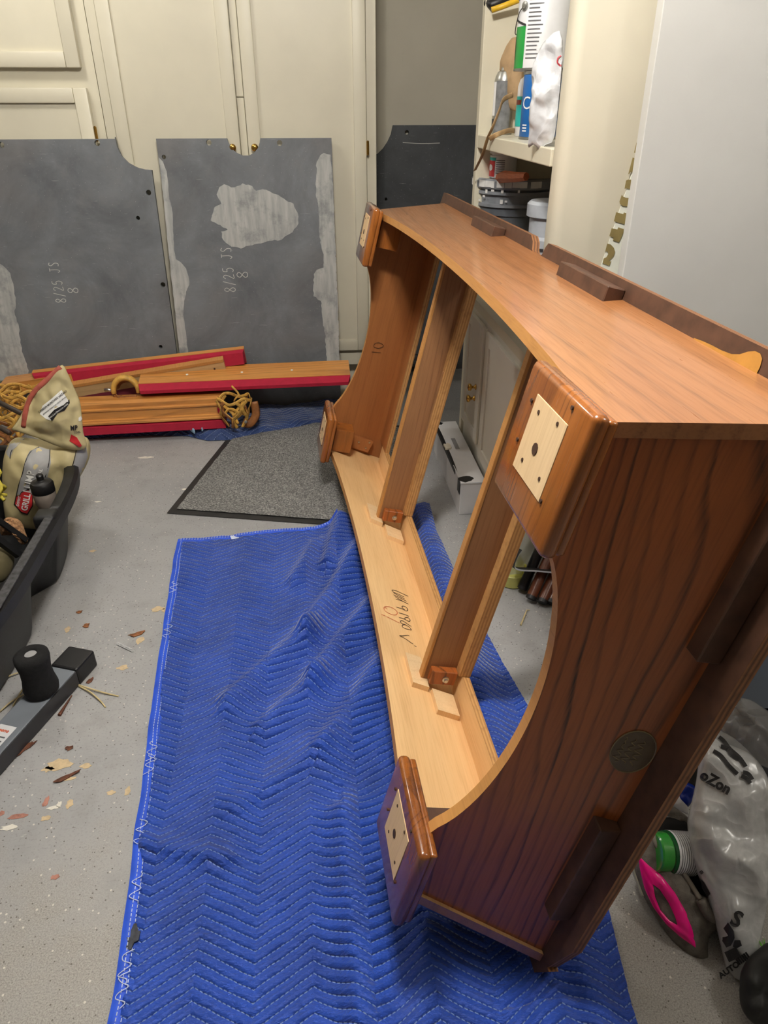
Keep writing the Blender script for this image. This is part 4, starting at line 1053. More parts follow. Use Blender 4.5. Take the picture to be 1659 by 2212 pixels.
# upper red rail leaning on the slates
P = Py(82, 836, 3.482); Q = Py(533, 784, 3.49)
railthing('crimson cushion rail leaning against the slates at the very back', P, Q, 12,
    [('wood_rail', [(0,0),(0,.08),(.028,.08),(.028,.0)], M['railoak'], 0, 0, None), ('cushion', [(-.001,.006),(-.045,.02),(-.03,.076),(-.001,.078)], M['redcloth'], .5, .2, 'crimson cloth cushion')])
P = Py(165, 862, 3.41); Q = Py(490, 806, 3.425)
r2, L = railthing('rail turned underside out, bare tan wood with torn cloth edge', P, Q, 8,
    [('wood_rail', [(0,.0),(0,.066),(.03,.072),(.03,0)], M['railraw'], 0, 0, None), ('cloth_flap', [(-.003,-.012),(-.018,-.03),(-.001,.010),(.002,.010)], M['darkred'], .3, .6, 'dark red cloth'),
     ('staple_edge', [(-.003,.062),(-.003,.076),(.033,.080),(.033,.070)], M['edge_tan'], 0, 0, None)])
bm = NB()
for fx_ in (.52, .7, .93): lathe(bm, [(.005,0),(.005,.0015)], 12, Matrix.Translation((L*fx_, -.0005, .034)) @ Matrix.Rotation(PI/2, 4, 'X'))
obj('bolt_hole', bm, M['hole'], r2, kind='stuff')
# moulded skirt rail below, red nose on the floor side
P = Py(120, 945, 3.24); Q = Py(489, 925, 3.25)
r4, L = railthing('moulded oak rail with crimson strip, lowest of the pile next to the charcoal bag', P, Q, 0,
    [('wood_rail', [(0,.05),(-.012,.056),(-.012,.064),(-.004,.068),(-.004,.074),(.006,.078),(.006,.115),(-.002,.119),(-.002,.126),(.008,.130),(.008,.150),(.03,.160),(.10,.160),(.10,.05)], M['railoak'], 0, 0, None),
     ('cushion', [(.0,.049),(-.016,.046),(-.016,.008),(.0,.004),(.06,.004),(.06,.049)], M['redcloth'], 0, 0, 'crimson cloth cushion')])
bm = NB(); box(bm, (L-.03,-.004,.085), (L-.012,.0065,.106)); obj('red_tag', bm, M['redcloth'], r4)
P = Py(8, 852, 3.42); Q = Py(160, 830, 3.43)
railthing('short stretch of oak rail poking out behind the woven leather pockets', P, Q, 0, [('wood_rail', [(0,0),(0,.05),(.10,.055),(.10,0)], M['railoak'], 0, 0, None)])
# leather covered pocket iron on the left end of the top rail
c = Py(272, 842, 3.33); t = thing('pocket_iron', 'gold leather covered pocket arch at the left end of the pearl-dotted rail', 'pocket', (c.x, c.y, c.z-.05))
bm = NB(); pts = [Vector((.058*math.cos(a), .012*math.sin(a), .062*math.sin(a))) for a in [PI*(1.06-1.12*i/16) for i in range(17)]]
tube(bm, pts, [.011+.004*math.sin(PI*i/16) for i in range(17)], 10, flat=1.7); bmesh.ops.translate(bm, verts=bm.verts, vec=(0,0,.045)); obj('arch', bm, M['leather'], t, smooth=True)
bm = NB(); grid(bm, lambda u, v: Vector(((.05-.012*v)*math.cos(PI*u), .05*v, .045+(.054-.03*v)*math.sin(PI*u))), 18, 6); obj('liner', bm, M['leather2'], t, smooth=True)
bm = NB(); tube(bm, [(-.064,0,.05),(-.10,.005,.052)], .008, 10); obj('stud', bm, M['steel'], t, smooth=True)
for k, pts in enumerate(([(-.05,-.01,.03),(-.03,-.03,.0),(-.045,-.035,-.03)], [(-.06,-.01,.02),(-.02,-.02,.015),(.05,-.02,.02)], [(-.03,-.01,.02),(.02,-.03,-.01),(.06,-.03,-.02)])):
    bm = NB(); tube(bm, smoothpts(pts, 4), .012, 8, flat=.25); obj('leather_tab', bm, M['leather2'], t, smooth=True)
# woven leather pockets
def net(label, c, r, h, seed, strap=None, n=9):
    t = thing('net_pocket', label, 'pocket', (c.x, c.y, max(0, c.z-h*.5)), group='woven leather pockets'); rnd = random.Random(seed); off = t.location
    def strip(p, w=.0085):
        bm = NB(); tube(bm, smoothpts(p, 4), w, 6, flat=.22); obj('strip', bm, M['leather'] if rnd.random() < .8 else M['leather2'], t, smooth=True, off=off)
    for i in range(n):
        a = 2*PI*i/n; sg = 1 if i % 2 else -1
        pts = []
        for k in range(7):
            f = k/6; rr = r*(1-.12*f-.45*f*f)*(1+.1*rnd.random()); aa = a+sg*.32*math.sin(f*PI*2)
            pts.append(c+Vector((rr*math.cos(aa)*1.15, rr*math.sin(aa)*.8, h*.5-h*f)))
        strip(pts)
    for f in (0, .55):
        rr = r*(1-.5*f); strip([c+Vector((rr*math.cos(2*PI*k/14)*1.15, rr*math.sin(2*PI*k/14)*.8, h*.5-h*f+.012*math.sin(k*1.7))) for k in range(15)], .008)
    if strap: strip(strap, .0055)
    return t
c = Py(508, 893, 3.22); n1 = net('woven tan leather pocket lying on the folded corner of the navy blanket', c+Vector((0,0,.005)), .068, .14, 2, [c+Vector((0,0,.06)), Py(508,862,3.2), Py(515,852,3.2), Py(508,842,3.22), Py(500,834,3.24)])
bm = NB(); pts = [Py(548,868,3.26), Py(553,895,3.25), Py(540,915,3.24), Py(525,912,3.23)]; tube(bm, smoothpts(pts, 4), .02, 8, flat=.3); obj('flap', bm, M['leather2'], n1, smooth=True, off=n1.location)
bm = NB(); q = Py(531, 911, 3.2); lathe(bm, [(.008,0),(.008,.003),(.004,.005)], 12, Matrix.Translation(q) @ Matrix.Rotation(PI/2, 4, 'X')); obj('rivet', bm, M['steel'], n1, off=n1.location)
for i, (u, v, y, r, h, lab) in enumerate(((48, 872, 3.25, .085, .13, 'yellow woven leather pocket nearest the charcoal bag top'), (8, 872, 3.30, .08, .13, 'yellow woven leather pocket cut by the left edge, upper one'), (22, 915, 3.12, .08, .12, 'yellow woven leather pocket, the middle one left of the bag'), (6, 950, 3.06, .075, .11, 'yellow woven leather pocket cut by the left edge, lower one'))):
    c = Py(u, v, y); net(lab, c, r, h, 10+i)

# ------------------------------------------------------------------ black stock tub with its load
M['tub'] = plain('black_tub_plastic', (24, 25, 27), .5, .2, 25, bump=.15)
TX, TY, TZ = -1.205, 1.88, .312
t = thing('stock_tub', 'big black plastic stock tub cut by the left edge', 'tub', (TX, TY, 0))
def rr(a, hx, hy, n=3.6):
    c, s = math.cos(a), math.sin(a); k = (abs(c)**n+abs(s)**n)**(-1/n); return hx*k*c, hy*k*s
prof = [(.10,.0,0),(.088,.012,0),(.05,.20,0),(.042,.245,0),(.012,.252,0),(.0,.262,0),(-.002,.30,0),(.008,.312,0),(.03,.314,0),(.042,.306,0),(.046,.25,0),(.10,.03,0),(.2,.02,0)]
bm = NB(); V = []
NN = 120
for ins, z, _ in prof:
    row = []
    for i in range(NN):
        a = 2*PI*i/NN; x, y = rr(a, .395-ins, .675-ins); k = 0
        if z < .246 and ins < .15 and z >= 0: k = .065*math.exp(-((y-.06)/.10)**4)*(1-z/.26*.6)
        row.append(bm.verts.new((x-(k if x > 0 else -k), y, z)))
    V.append(row)
for A, B in zip(V, V[1:]):
    for i in range(NN): bm.faces.new((A[i], A[(i+1)%NN], B[(i+1)%NN], B[i]))
bm.faces.new(V[0][::-1]); bm.faces.new(V[-1]); obj('shell', bm, M['tub'], t, smooth=40)
bm = NB(); box(bm, (.362,-.36,.312), (.388,.16,.3175), bev=.002); obj('rim_ridge', bm, plain('scuffed_tub_rim', (66, 66, 68), .75, .35, 60, bump=.4), t)
bm = NB(); box(bm, (.325,.085,.268), (.392,.15,.321), bev=.012, seg=3); obj('rim_lug', bm, M['tub'], t, smooth=40)
# charcoal sack
M['sack'] = plain('khaki_paper_sack', (196, 182, 136), .62, .14, 7, bump=.15); M['sackgrey'] = plain('sack_grey_band', (160, 160, 160), .55, .06); M['sackred'] = plain('sack_red_logo', (196, 40, 44), .5, .06)
M['sackline'] = plain('sack_black_line', (30, 28, 26), .5); M['sackwhite'] = plain('sack_white_print', (232, 232, 228), .5); M['sackband'] = plain('coral_mouth_band', (176, 88, 72), .7, .12, 40)
B0 = Vector((0, 2.545, .3))
lo = Puff(plane_pts([(14,1128),(8,1080),(6,1020),(12,975),(30,948),(70,950),(120,955),(165,945),(190,950),(194,985),(176,1025),(152,1060),(135,1085),(120,1130),(70,1140)], B0, (.15,-1,.12)), .085, .085, 130, 36, .020, 9, .42, 2, ridge=1.3)
up = Puff(plane_pts([(24,928),(40,905),(52,880),(58,860),(75,838),(105,812),(133,788),(146,806),(160,838),(172,866),(177,900),(180,935),(188,962),(170,972),(130,966),(90,950),(55,938)], B0+Vector((0,.0,.18)), (.2,-1,.1)), .032, .032, 130, 32, .020, 12, .5, 6, ridge=1.6)
t = thing('charcoal_sack', 'crumpled khaki lump charcoal sack standing in the black tub', 'bag', (lo.c.x, lo.c.y, .03)); off = t.location.copy()
bm = NB(); lo.mesh(bm); obj('sack_body', bm, M['sack'], t, smooth=True, off=off)
bm = NB(); up.mesh(bm); ub = obj('sack_neck', bm, M['sack'], t, smooth=True, off=off)
bm = NB(); tube(bm, smoothpts([up.front(u, v, .0) for u, v in ((50,922),(54,895),(62,866),(78,842),(104,818),(131,793))], 4), .0085, 8, flat=.6); obj('mouth_band', bm, M['sackband'], t, smooth=True, off=off, label='coral stitched mouth band')
def patch(name, pf, pts, m, o=.0016, sub=3):
    bm = NB(); pf.patch(bm, pts, o, sub=sub); return obj(name, bm, m, t, off=off, smooth=True)
def stroke(pf, pts, m, wd=.0028, o=.0028):
    bm = NB(); ribbon(bm, smoothpts([pf.front(u, v, o) for u, v in pts], 4), wd, pf.n, lift=.0004); obj('print_line', bm, m, t, off=off)
patch('grey_band', lo, [(64,974),(84,966),(108,972),(110,1000),(103,1030),(96,1065),(60,1070),(36,1068),(42,1045),(50,1015),(56,990)], M['sackgrey'])
stroke(lo, [(84,966),(66,976),(56,995),(48,1025),(40,1050),(34,1078)], M['sackline']); stroke(lo, [(108,970),(106,1000),(98,1030),(95,1062)], M['sackline'])
patch('grey_band', lo, [(168,968),(186,965),(190,985),(178,1020),(165,1045),(146,1062),(150,1030),(160,1000)], M['sackgrey']); stroke(lo, [(166,968),(158,1002),(148,1030),(143,1066)], M['sackline'])
patch('grey_band', lo, [(12,978),(22,958),(50,952),(28,972),(22,990)], M['sackgrey']); stroke(lo, [(48,955),(26,972),(22,990)], M['sackline'])
patch('red_logo', lo, [(46,1062),(62,1055),(72,1068),(72,1092),(60,1112),(46,1108),(38,1098),(30,1090),(34,1070),(42,1070)], M['sackline'], .002); patch('red_logo', lo, [(47,1064),(61,1058),(70,1070),(70,1091),(59,1109),(47,1105),(39,1096),(33,1088),(36,1072),(43,1071)], M['sackred'], .0032)
def ptext(pf, body, cx, cy, ang, size, m, bold=0.0, sx=1.0, o=.0045):
    bm = NB(); pf.text(bm, body, cx, cy, ang, size, o, bold, sx); obj('lettering', bm, m, t, off=off)
ptext(lo, 'LUMP', 64, 1040, -78, 24, M['sackwhite'], .4, .8); ptext(lo, 'CHARCOAL', 83, 1038, -76, 11, M['sackwhite'], .2, .9)
ptext(lo, 'GRILL', 57, 1084, -78, 19, M['sackwhite'], .5, .75); ptext(lo, 'EXPERT', 41, 1082, -78, 8, M['sackwhite'], .2, .8)
patch('warning_label', up, [(86,894),(92,876),(110,862),(133,842),(150,868),(135,886),(122,892),(110,908),(100,905)], M['sackwhite'], .002)
patch('warning_foot', up, [(104,899),(118,884),(138,874),(150,862),(151,870),(140,886),(122,893),(113,909)], M['sackline'], .003)
ptext(up, 'CARBON MONOXIDE HAZARD', 114, 867, -38, 6, M['sackline'], .1, .9); ptext(up, 'BURNING CHARCOAL INSIDE CAN KILL', 119, 875, -38, 4, M['sackline'], .05, .9); ptext(up, 'NEVER BURN CHARCOAL INSIDE', 126, 888, -38, 4, M['sackwhite'], .05, .9)
ptext(up, 'MP', 160, 924, -4, 15, M['sackline'], .4, .8); ptext(up, 'COAL', 167, 933, -8, 6, M['sackline'], .1, .9)
patch('red_logo', up, [(154,938),(166,944),(177,962),(172,966),(160,958),(150,952)], M['sackred'], .003); patch('badge', up, [(170,902),(175,898),(178,904),(174,910),(170,909)], M['sackwhite'], .003)
# water bottle
bc = Py(101, 1085, 2.22); t = thing('water_bottle', 'smoky clear sports bottle with black lid in front of the sack', 'bottle', (bc.x, bc.y, .165)); bzt = Py(101,1055,2.22).z-.165
M['bottleplastic'] = plain('milky_bottle', (170, 158, 148), .25, .08, 15); M['bottleplastic'].node_tree.nodes['Principled BSDF'].inputs['Transmission Weight'].default_value = .25
bm = NB(); lathe(bm, [(.030,0),(.034,.006),(.034,bzt*.38),(.030,bzt*.44),(.030,bzt*.5),(.036,bzt*.6),(.037,bzt-.004),(.035,bzt)], 28); obj('body', bm, M['bottleplastic'], t, smooth=40)
bm = NB(); lathe(bm, [(.036,bzt-.012),(.0375,bzt-.010),(.0375,bzt+.018),(.033,bzt+.026),(.016,bzt+.03),(.011,bzt+.034),(.012,bzt+.05),(.009,bzt+.054)], 28); obj('lid', bm, M['black'], t, smooth=40)
# other junk in the tub
M['fur'] = plain('tawny_fleece', (176, 132, 92), .95, .3, 120, bump=1.0)
pf = Puff(plane_pts([(0,1135),(12,1120),(30,1118),(46,1128),(54,1150),(60,1170),(46,1176),(36,1160),(20,1150),(4,1158)], (-1.0,2.0,.2), (0,-.7,.7)), .03, .03, 40, 12, .014, 60, .6, 4)
bm = NB(); pf.mesh(bm); t = thing('fleece_mitt', 'tawny fuzzy fleece pad lying in the black tub below the sack', 'mitt', pf.c); obj('fleece', bm, M['fur'], t, off=pf.c)
for k, (a, b, lab) in enumerate((((-12,1118),(58,1168),'black flat bar crossing the tub in front of the fleece, upper one'), ((-12,1160),(42,1200),'black flat bar crossing the tub below the fleece, lower one'))):
    A = Pz(*a, .30); Bq = Pz(*b, .22); t = thing('flat_bar', lab, 'bar', A.lerp(Bq, .5)); bm = NB(); tube(bm, [A, Bq], .014, 4, flat=.5); obj('bar', bm, M['black'], t, off=t.location)
pf = Puff(plane_pts([(-10,1200),(10,1185),(30,1195),(20,1240),(-10,1260)], (-1.1,1.85,.15), (0,-.5,.8)), .05, .03, 24, 8, .01, 30, .6, 5)
bm = NB(); pf.mesh(bm); t = thing('cloth_bundle', 'dull olive cloth bundle at the bottom of the tub', 'cloth', pf.c); obj('cloth', bm, plain('olive_cloth', (92, 84, 58), .9, .2), t, smooth=True, off=pf.c)
bm = NB(); A = Py(0, 1005, 2.2)
for k in range(6): tube(bm, smoothpts([A+Vector((-.06+.05*math.sin(k*2+j*1.3), .03*math.cos(k+j), -.12+.03*j)) for j in range(8)], 3), .006, 6)
t = thing('rope_coil', 'tangled yellow rope at the left edge beside the sack', 'rope', (A.x-.05, A.y, A.z-.15)); obj('rope', bm, plain('yellow_rope', (206, 190, 70), .7, .15, 80), t, smooth=True, off=t.location)
for k, (a, b) in enumerate((((-10,865),(46,893)), ((-10,918),(20,935)))):
    A = Py(*a, 2.55); Bq = Py(*b, 2.42); bm = NB(); tube(bm, [A, Bq], .009, 8); t = thing('dark_rod', ('dark brown rod pointing at the sack mouth, upper one', 'dark brown rod beside the sack neck, lower one')[k], 'rod', A); obj('rod', bm, plain('dark_rod', (58, 46, 38), .6), t, smooth=True, off=A)

# ------------------------------------------------------------------ exercise machine foot
M['barsteel'] = plain('grey_painted_steel', (116, 122, 130), .4, .06, 6); M['barside'] = plain('dark_painted_steel', (50, 50, 54), .45, .1); M['foam'] = plain('black_foam', (20, 20, 21), .95, .3, 90, bump=.4)
ZB = .055
c1, c2, c3, c4 = Pz(140,1408,ZB), Pz(187,1415,ZB), Pz(163,1448,ZB), Pz(113,1440,ZB)
d = (Pz(0,1628,ZB)-c3).normalized(); d.z = 0; d.normalize(); wv = Vector((-d.y, d.x, 0)); wv = wv if wv.x < 0 else -wv; W = .078
F = Pz(200,1437,0)
t = thing('bar_foot', 'grey steel foot bar with black end cap and foam roller on the floor at left', 'exercise foot', (c3.x, c3.y, 0)); off = t.location.copy()
def barbox(nm, a, b, w0, w1, z0, z1, m, bev=.003):
    bm = NB(); O = c3 if True else 0
    vs = box(bm, (a, w0, z0), (b, w1, z1), Matrix(((d.x, wv.x, 0, c3.x), (d.y, wv.y, 0, c3.y), (0,0,1,0), (0,0,0,1))), bev=bev); return obj(nm, bm, m, t, off=off)
barbox('bar', 0, .75, .001, W-.001, .004, ZB-.002, M['barsteel'])
barbox('bar_side', 0.001, .749, -.0015, .002, .003, ZB-.004, M['barside'], .0005)
bm = NB(); box(bm, (-.085,-.003,0), (.0,W+.003,ZB+.002), Matrix(((d.x, wv.x, 0, c3.x), (d.y, wv.y, 0, c3.y), (0,0,1,0), (0,0,0,1))), bev=.006); obj('end_cap', bm, M['black'], t, off=off)
bp = Pz(92, 1492, ZB); hh = .132
bm = NB(); lathe(bm, [(.036,0),(.043,.006),(.045,.02),(.040,.05),(.039,.08),(.044,.115),(.043,.126),(.036,hh),(.0165,hh+.001),(.016,hh-.012)], 32, Matrix.Translation(bp), cap=False); obj('foam_roller', bm, M['foam'], t, smooth=True, off=off)
bm = NB(); lathe(bm, [(.0155,0),(.0155,hh-.004),(.0150,hh-.003)], 20, Matrix.Translation(bp)); obj('roller_plug', bm, plain('grey_plug', (150, 150, 150), .5), t, smooth=40, off=off)
A = Pz(17,1570,ZB); bm = NB()
s0 = (Vector((A.x,A.y,0))-Vector((c3.x,c3.y,0))).dot(d)
box(bm, (s0-.005,.018,ZB-.002), (s0+.13,W-.012,ZB-.0012), Matrix(((d.x, wv.x, 0, c3.x), (d.y, wv.y, 0, c3.y), (0,0,1,0), (0,0,0,1)))); lb = obj('sticker', bm, M['canwhite'], t, off=off)
bm = NB(); TMx = Matrix(((-wv.x, -d.x, 0, c3.x), (-wv.y, -d.y, 0, c3.y), (0,0,1,0), (0,0,0,1)))
put_text(bm, 'eene', .015, lambda x, y: TMx @ Vector((x-(W*.54), y-(s0+.012), ZB-.0008)), .0004); obj('lettering', bm, plain('orange_print', (206, 84, 40), .5), lb, off=off)
for k in range(7):
    bm = NB(); box(bm, (s0+.03+.013*k,.024,ZB-.0012), (s0+.034+.013*k,W-.02-.006*(k%3),ZB-.0008), Matrix(((d.x, wv.x, 0, c3.x), (d.y, wv.y, 0, c3.y), (0,0,1,0), (0,0,0,1)))); obj('small_print', bm, M['printgrey'], lb, off=off)

# ------------------------------------------------------------------ litter on the floor
M['straw'] = plain('dry_straw', (206, 188, 140), .7, .1, 60); M['bark'] = plain('red_brown_bark', (104, 62, 42), .8, .3, 80); M['leaf'] = plain('dry_leaf', (150, 96, 56), .75, .3, 60)
for i, (pts, lab) in enumerate((([(165,1478),(190,1486),(220,1495),(256,1504)], 'straw stem pointing right from the foot bar, upper one'), ([(170,1482),(195,1495),(215,1512),(228,1528)], 'straw stem pointing right from the foot bar, lower one'),
        ([(0,1467),(25,1458),(48,1450)], 'straw stem left of the foam roller, far one'), ([(0,1537),(25,1515),(58,1497)], 'straw stem left of the foam roller, near one'), ([(28,1525),(42,1500),(55,1480)], 'straw stem left of the foam roller, steep one'))):
    P3 = [Pz(u, v, .004+.004*math.sin(k*1.3)) for k, (u, v) in enumerate(pts)]; t = thing('straw_stem', lab, 'straw', P3[0], group='dry straw stems'); bm = NB(); tube(bm, smoothpts(P3, 4), .0022, 6); obj('stem', bm, M['straw'], t, smooth=True, off=P3[0])
for i, (u, v, a, b, h, r, lab) in enumerate(((296,1371,.022,.008,.006,.35,'curled brown dry leaf beside the blanket edge'), (186,1353,.012,.009,.006,.9,'small orange-brown leaf scrap, upper one'), (172,1323,.008,.006,.004,.2,'tiny round tan leaf scrap above the leaf scrap'),
        (193,1472,.013,.007,.004,1.1,'reddish bark chip beside the black end cap'), (150,1617,.008,.008,.004,.3,'small tan bark chip on the open floor'), (143,1680,.026,.007,.006,.5,'stringy brown bark piece among the paint flecks'), (48,1622,.034,.008,.006,.85,'brown bark shreds along the foot bar'))):
    p = Pz(u, v); t = thing('bark_chip' if 'bark' in lab else 'dry_leaf', lab, 'bark' if 'bark' in lab else 'leaf', p); bm = NB()
    prism(bm, blob(0, 0, a, b, 20+i, 12, .4), .001, h*.5, Matrix.Rotation(r, 4, 'Z'))
    for vv in bm.verts: vv.co.z += h*(vv.co.x/a)**2*.5+.001*nz(vv.co, 200)
    obj('blade', bm, M['bark'] if 'bark' in lab else M['leaf'], t)
A, Bq = Pz(155,1502,.004), Pz(128,1545,.004); t = thing('bark_chip', 'dark red wood splinter beside the foot bar', 'bark', A); bm = NB(); tube(bm, [A, A.lerp(Bq,.5), Bq], [.0015,.003,.005], 6); obj('blade', bm, M['bark'], t, off=A)
A, Bq = Pz(254,1391,.003), Pz(287,1407,.003); t = thing('metal_spring', 'short silver wire coil on the floor by the dry leaf', 'spring', A); bm = NB()
dd = (Bq-A); tube(bm, [A+dd*(k/70)+Vector((.004*math.cos(k*1.25), .004*math.sin(k*1.25)*.6, .003+.003*math.sin(k*1.25))) for k in range(71)], .0009, 4); obj('coil', bm, M['canwhite'], t, off=A)
A = Pz(1125,1350,.004); Bq = Pz(1138,1318,.006); t = thing('wood_splinter', 'thin tan splinter on the floor seen through the frame', 'splinter', A); bm = NB(); tube(bm, [A, Bq, Bq+Vector((.01,.0,.0))], [.003,.002,.0015], 5); obj('sliver', bm, M['straw'], t, off=A)

# ------------------------------------------------------------------ heap seen behind the frame: rods, bracket, yellow lid
M['rodbrown'] = wood('dark_rod_wood', (116, 62, 36), (92, 48, 28), (48, 24, 14), 'Y', 'X', 60, .03, .35, .3, ls=.5); M['rodblack'] = plain('black_rod', (16, 16, 18), .3)
for i, (u, v, r, m, lab) in enumerate(((1128,1272,.017,'rodblack','black rod at the left of the brown rods behind the frame'), (1146,1294,.017,'rodbrown','reddish brown rod, first one right of the black rod'), (1170,1302,.017,'rodbrown','olive brown rod in the middle of the bundle'), (1190,1304,.016,'rodbrown','reddish brown rod, rightmost one beside the end apron'))):
    A = Pz(u, v, .018); Bq = Py(u+60, v-135, 1.915); dirv = Bq-A
    t = thing('wooden_rod', lab, 'rod', A, group='rods bundled behind the frame'); bm = NB(); tube(bm, [A+dirv*.05, Bq], r, 14); obj('shaft', bm, M[m], t, smooth=40, off=A)
    bm = NB(); tube(bm, [A, A+dirv*.05], r*1.03, 14); obj('rubber_tip', bm, M['black'], t, smooth=40, off=A)
A = Px(1118,1186,.70); zt = .14
pts = [Pz(1128,1188,zt), Pz(1120,1200,zt), Pz(1112,1222,zt-.015), Pz(1125,1230,zt-.02), Pz(1160,1232,zt-.02), Pz(1207,1236,zt-.02)]
t = thing('metal_bracket', 'black bent flat bracket with a bright edge above the rods', 'bracket', (pts[3].x, pts[3].y, .0)); off = t.location.copy()
bm = NB(); V = [[bm.verts.new(p+Vector(q)) for q in ((0,0,0),(.0,.0,-.006),(.0,.05,-.03),(.0,.05,-.024))] for p in smoothpts(pts, 4)]
for A_, B_ in zip(V, V[1:]):
    for k in range(4): bm.faces.new((A_[k], A_[(k+1)%4], B_[(k+1)%4], B_[k])).material_index = 1 if k == 0 else 0
bm.faces.new(V[0]); bm.faces.new(V[-1][::-1]); obj('bent_bar', bm, [M['black'], plain('bright_edge', (214, 218, 224), .3, .05)], t, off=off)
bm = NB(); tube(bm, [V_ for V_ in (pts[5]+Vector((0,.03,-.02)), pts[5]+Vector((.02,.06,-zt+.03)))], .006, 6); obj('stay', bm, M['black'], t, off=off)
p = Pz(1112,1262,0); t = thing('yellow_tray', 'pale yellow plastic tray behind the black rod', 'tray', (p.x-.005, p.y+.02, 0)); M['lemon'] = plain('lemon_plastic', (214, 212, 120), .35, .08)
bm = NB(); lathe(bm, [(.04,0),(.05,.004),(.056,.05),(.053,.052),(.047,.01),(.0005,.008)], 28); obj('dish', bm, M['lemon'], t, smooth=40)

# ------------------------------------------------------------------ clutter right of the frame
M['felt'] = plain('grey_felt', (112, 106, 98), .95, .18, 60, bump=.5); M['hotpink'] = plain('hot_pink_plastic', (250, 20, 140), .25, .03); M['creamrim'] = plain('cream_edge', (190, 190, 170), .5)
N0 = (-.25, -.62, .74)
C0 = Pz(1440, 1920, .06)
pf = Puff(plane_pts([(1374,1772),(1362,1815),(1366,1860),(1378,1905),(1400,1955),(1440,2015),(1480,2060),(1512,2078),(1532,2068),(1528,2030),(1552,2000),(1560,1972),(1545,1945),(1512,1936),(1492,1900),(1468,1868),(1436,1840),(1414,1806),(1408,1770),(1392,1758)], C0, N0), .035, .06, 72, 14, .006, 30, .5, 8)
t = thing('felt_pouch', 'worn grey felt pouch with a glossy hot pink almond-shaped ring', 'pouch', (C0.x, C0.y, 0)); off = t.location.copy()
bm = NB(); pf.mesh(bm); obj('felt_shell', bm, M['felt'], t, smooth=True, off=off)
ou = [(1378,1847),(1400,1868),(1428,1890),(1458,1928),(1483,1972),(1497,2012),(1504,2048),(1472,2026),(1440,1998),(1411,1960),(1392,1920),(1383,1882)]
inn = [(1410,1910),(1424,1920),(1444,1950),(1458,1980),(1463,1998),(1446,1988),(1426,1965),(1415,1938)]
def almond(bm, off_, ps):
    return [bm.verts.new(pf.front(u, v, off_)) for u, v in ps]
def resample(ps, n):
    q = [Vector((a, b)) for a, b in ps]+[Vector(ps[0])]; L = [0]
    for a, b in zip(q, q[1:]): L.append(L[-1]+(b-a).length)
    out = []
    for i in range(n):
        s = L[-1]*i/n; k = max(j for j in range(len(L)) if L[j] <= s+1e-9); k = min(k, len(q)-2); f = (s-L[k])/(L[k+1]-L[k]); p = q[k].lerp(q[k+1], f); out.append((p.x, p.y))
    return out
bm = NB(); n = 48; O1, I1 = resample(ou, n), resample(inn, n)
mid = [((a[0]+b[0])/2, (a[1]+b[1])/2) for a, b in zip(O1, I1)]
R0 = almond(bm, .000, O1); R1 = almond(bm, .010, mid); R2_ = almond(bm, .002, I1)
for i in range(n):
    k = (i+1) % n; bm.faces.new((R0[i], R0[k], R1[k], R1[i])); bm.faces.new((R1[i], R1[k], R2_[k], R2_[i]))
obj('almond_ring', bm, M['hotpink'], t, smooth=True, off=off, label='glossy hot pink ring')
bm = NB(); tube(bm, smoothpts([pf.front(u, v, .0) for u, v in ((1362,1850),(1368,1880),(1378,1908),(1388,1935))], 4), .006, 8, flat=.5); obj('edge_binding', bm, M['creamrim'], t, smooth=True, off=off)
bm = NB(); tube(bm, smoothpts([pf.front(u, v, .003) for u, v in ((1408,1790),(1418,1825),(1440,1850),(1470,1878),(1492,1910),(1512,1942))], 4), .005, 8); obj('mouth_hem', bm, plain('pale_felt_hem', (140, 134, 122), .9), t, smooth=True, off=off)
bm = NB(); tube(bm, smoothpts([pf.front(u, v, .006) for u, v in ((1512,1942),(1530,1975),(1555,1985))], 4), .010, 8); obj('felt_fold', bm, M['felt'], t, smooth=True, off=off)
# green spool
cs = Pz(1460, 1842, .11); ax = Vector((.96, -.02, -.20)).normalized(); Mx = basis(cs, ax.orthogonal(), ax.cross(ax.orthogonal())); 
if (Mx.to_3x3() @ Vector((0,0,1))).dot(ax) < 0: Mx = Mx @ Matrix.Rotation(PI, 4, 'X')
t = thing('line_spool', 'shiny green spool with a white label next to the plastic bag', 'spool', cs)
TT = Matrix.Translation(-cs) @ Mx @ Matrix.Scale(1.28, 4)
M['spoolgreen'] = plain('shiny_green', (52, 150, 56), .15, .1, 20, Coat_Weight=.6); M['spooldark'] = plain('dark_green', (16, 84, 40), .2, .1)
bm = NB(); lathe(bm, [(.028,-.040),(.030,-.038),(.030,-.020)], 28, TT); obj('spool_end', bm, M['spoolgreen'], t, smooth=40)
bm = NB(); lathe(bm, [(.029,-.021),(.032,-.019),(.032,.034),(.029,.036)], 28, TT); obj('drum', bm, M['spooldark'], t, smooth=40)
bm = NB(); lathe(bm, [(.0326,-.014),(.0326,.024)], 28, TT, cap=False); lab = obj('label', bm, M['canwhite'], t, smooth=40)
for k in range(9):
    bm = NB(); z = -.010+.0037*k; lathe(bm, [(.0331,z),(.0331,z+.0011)], 28, TT, cap=False); obj('small_print', bm, M['printgrey'], lab, smooth=40)
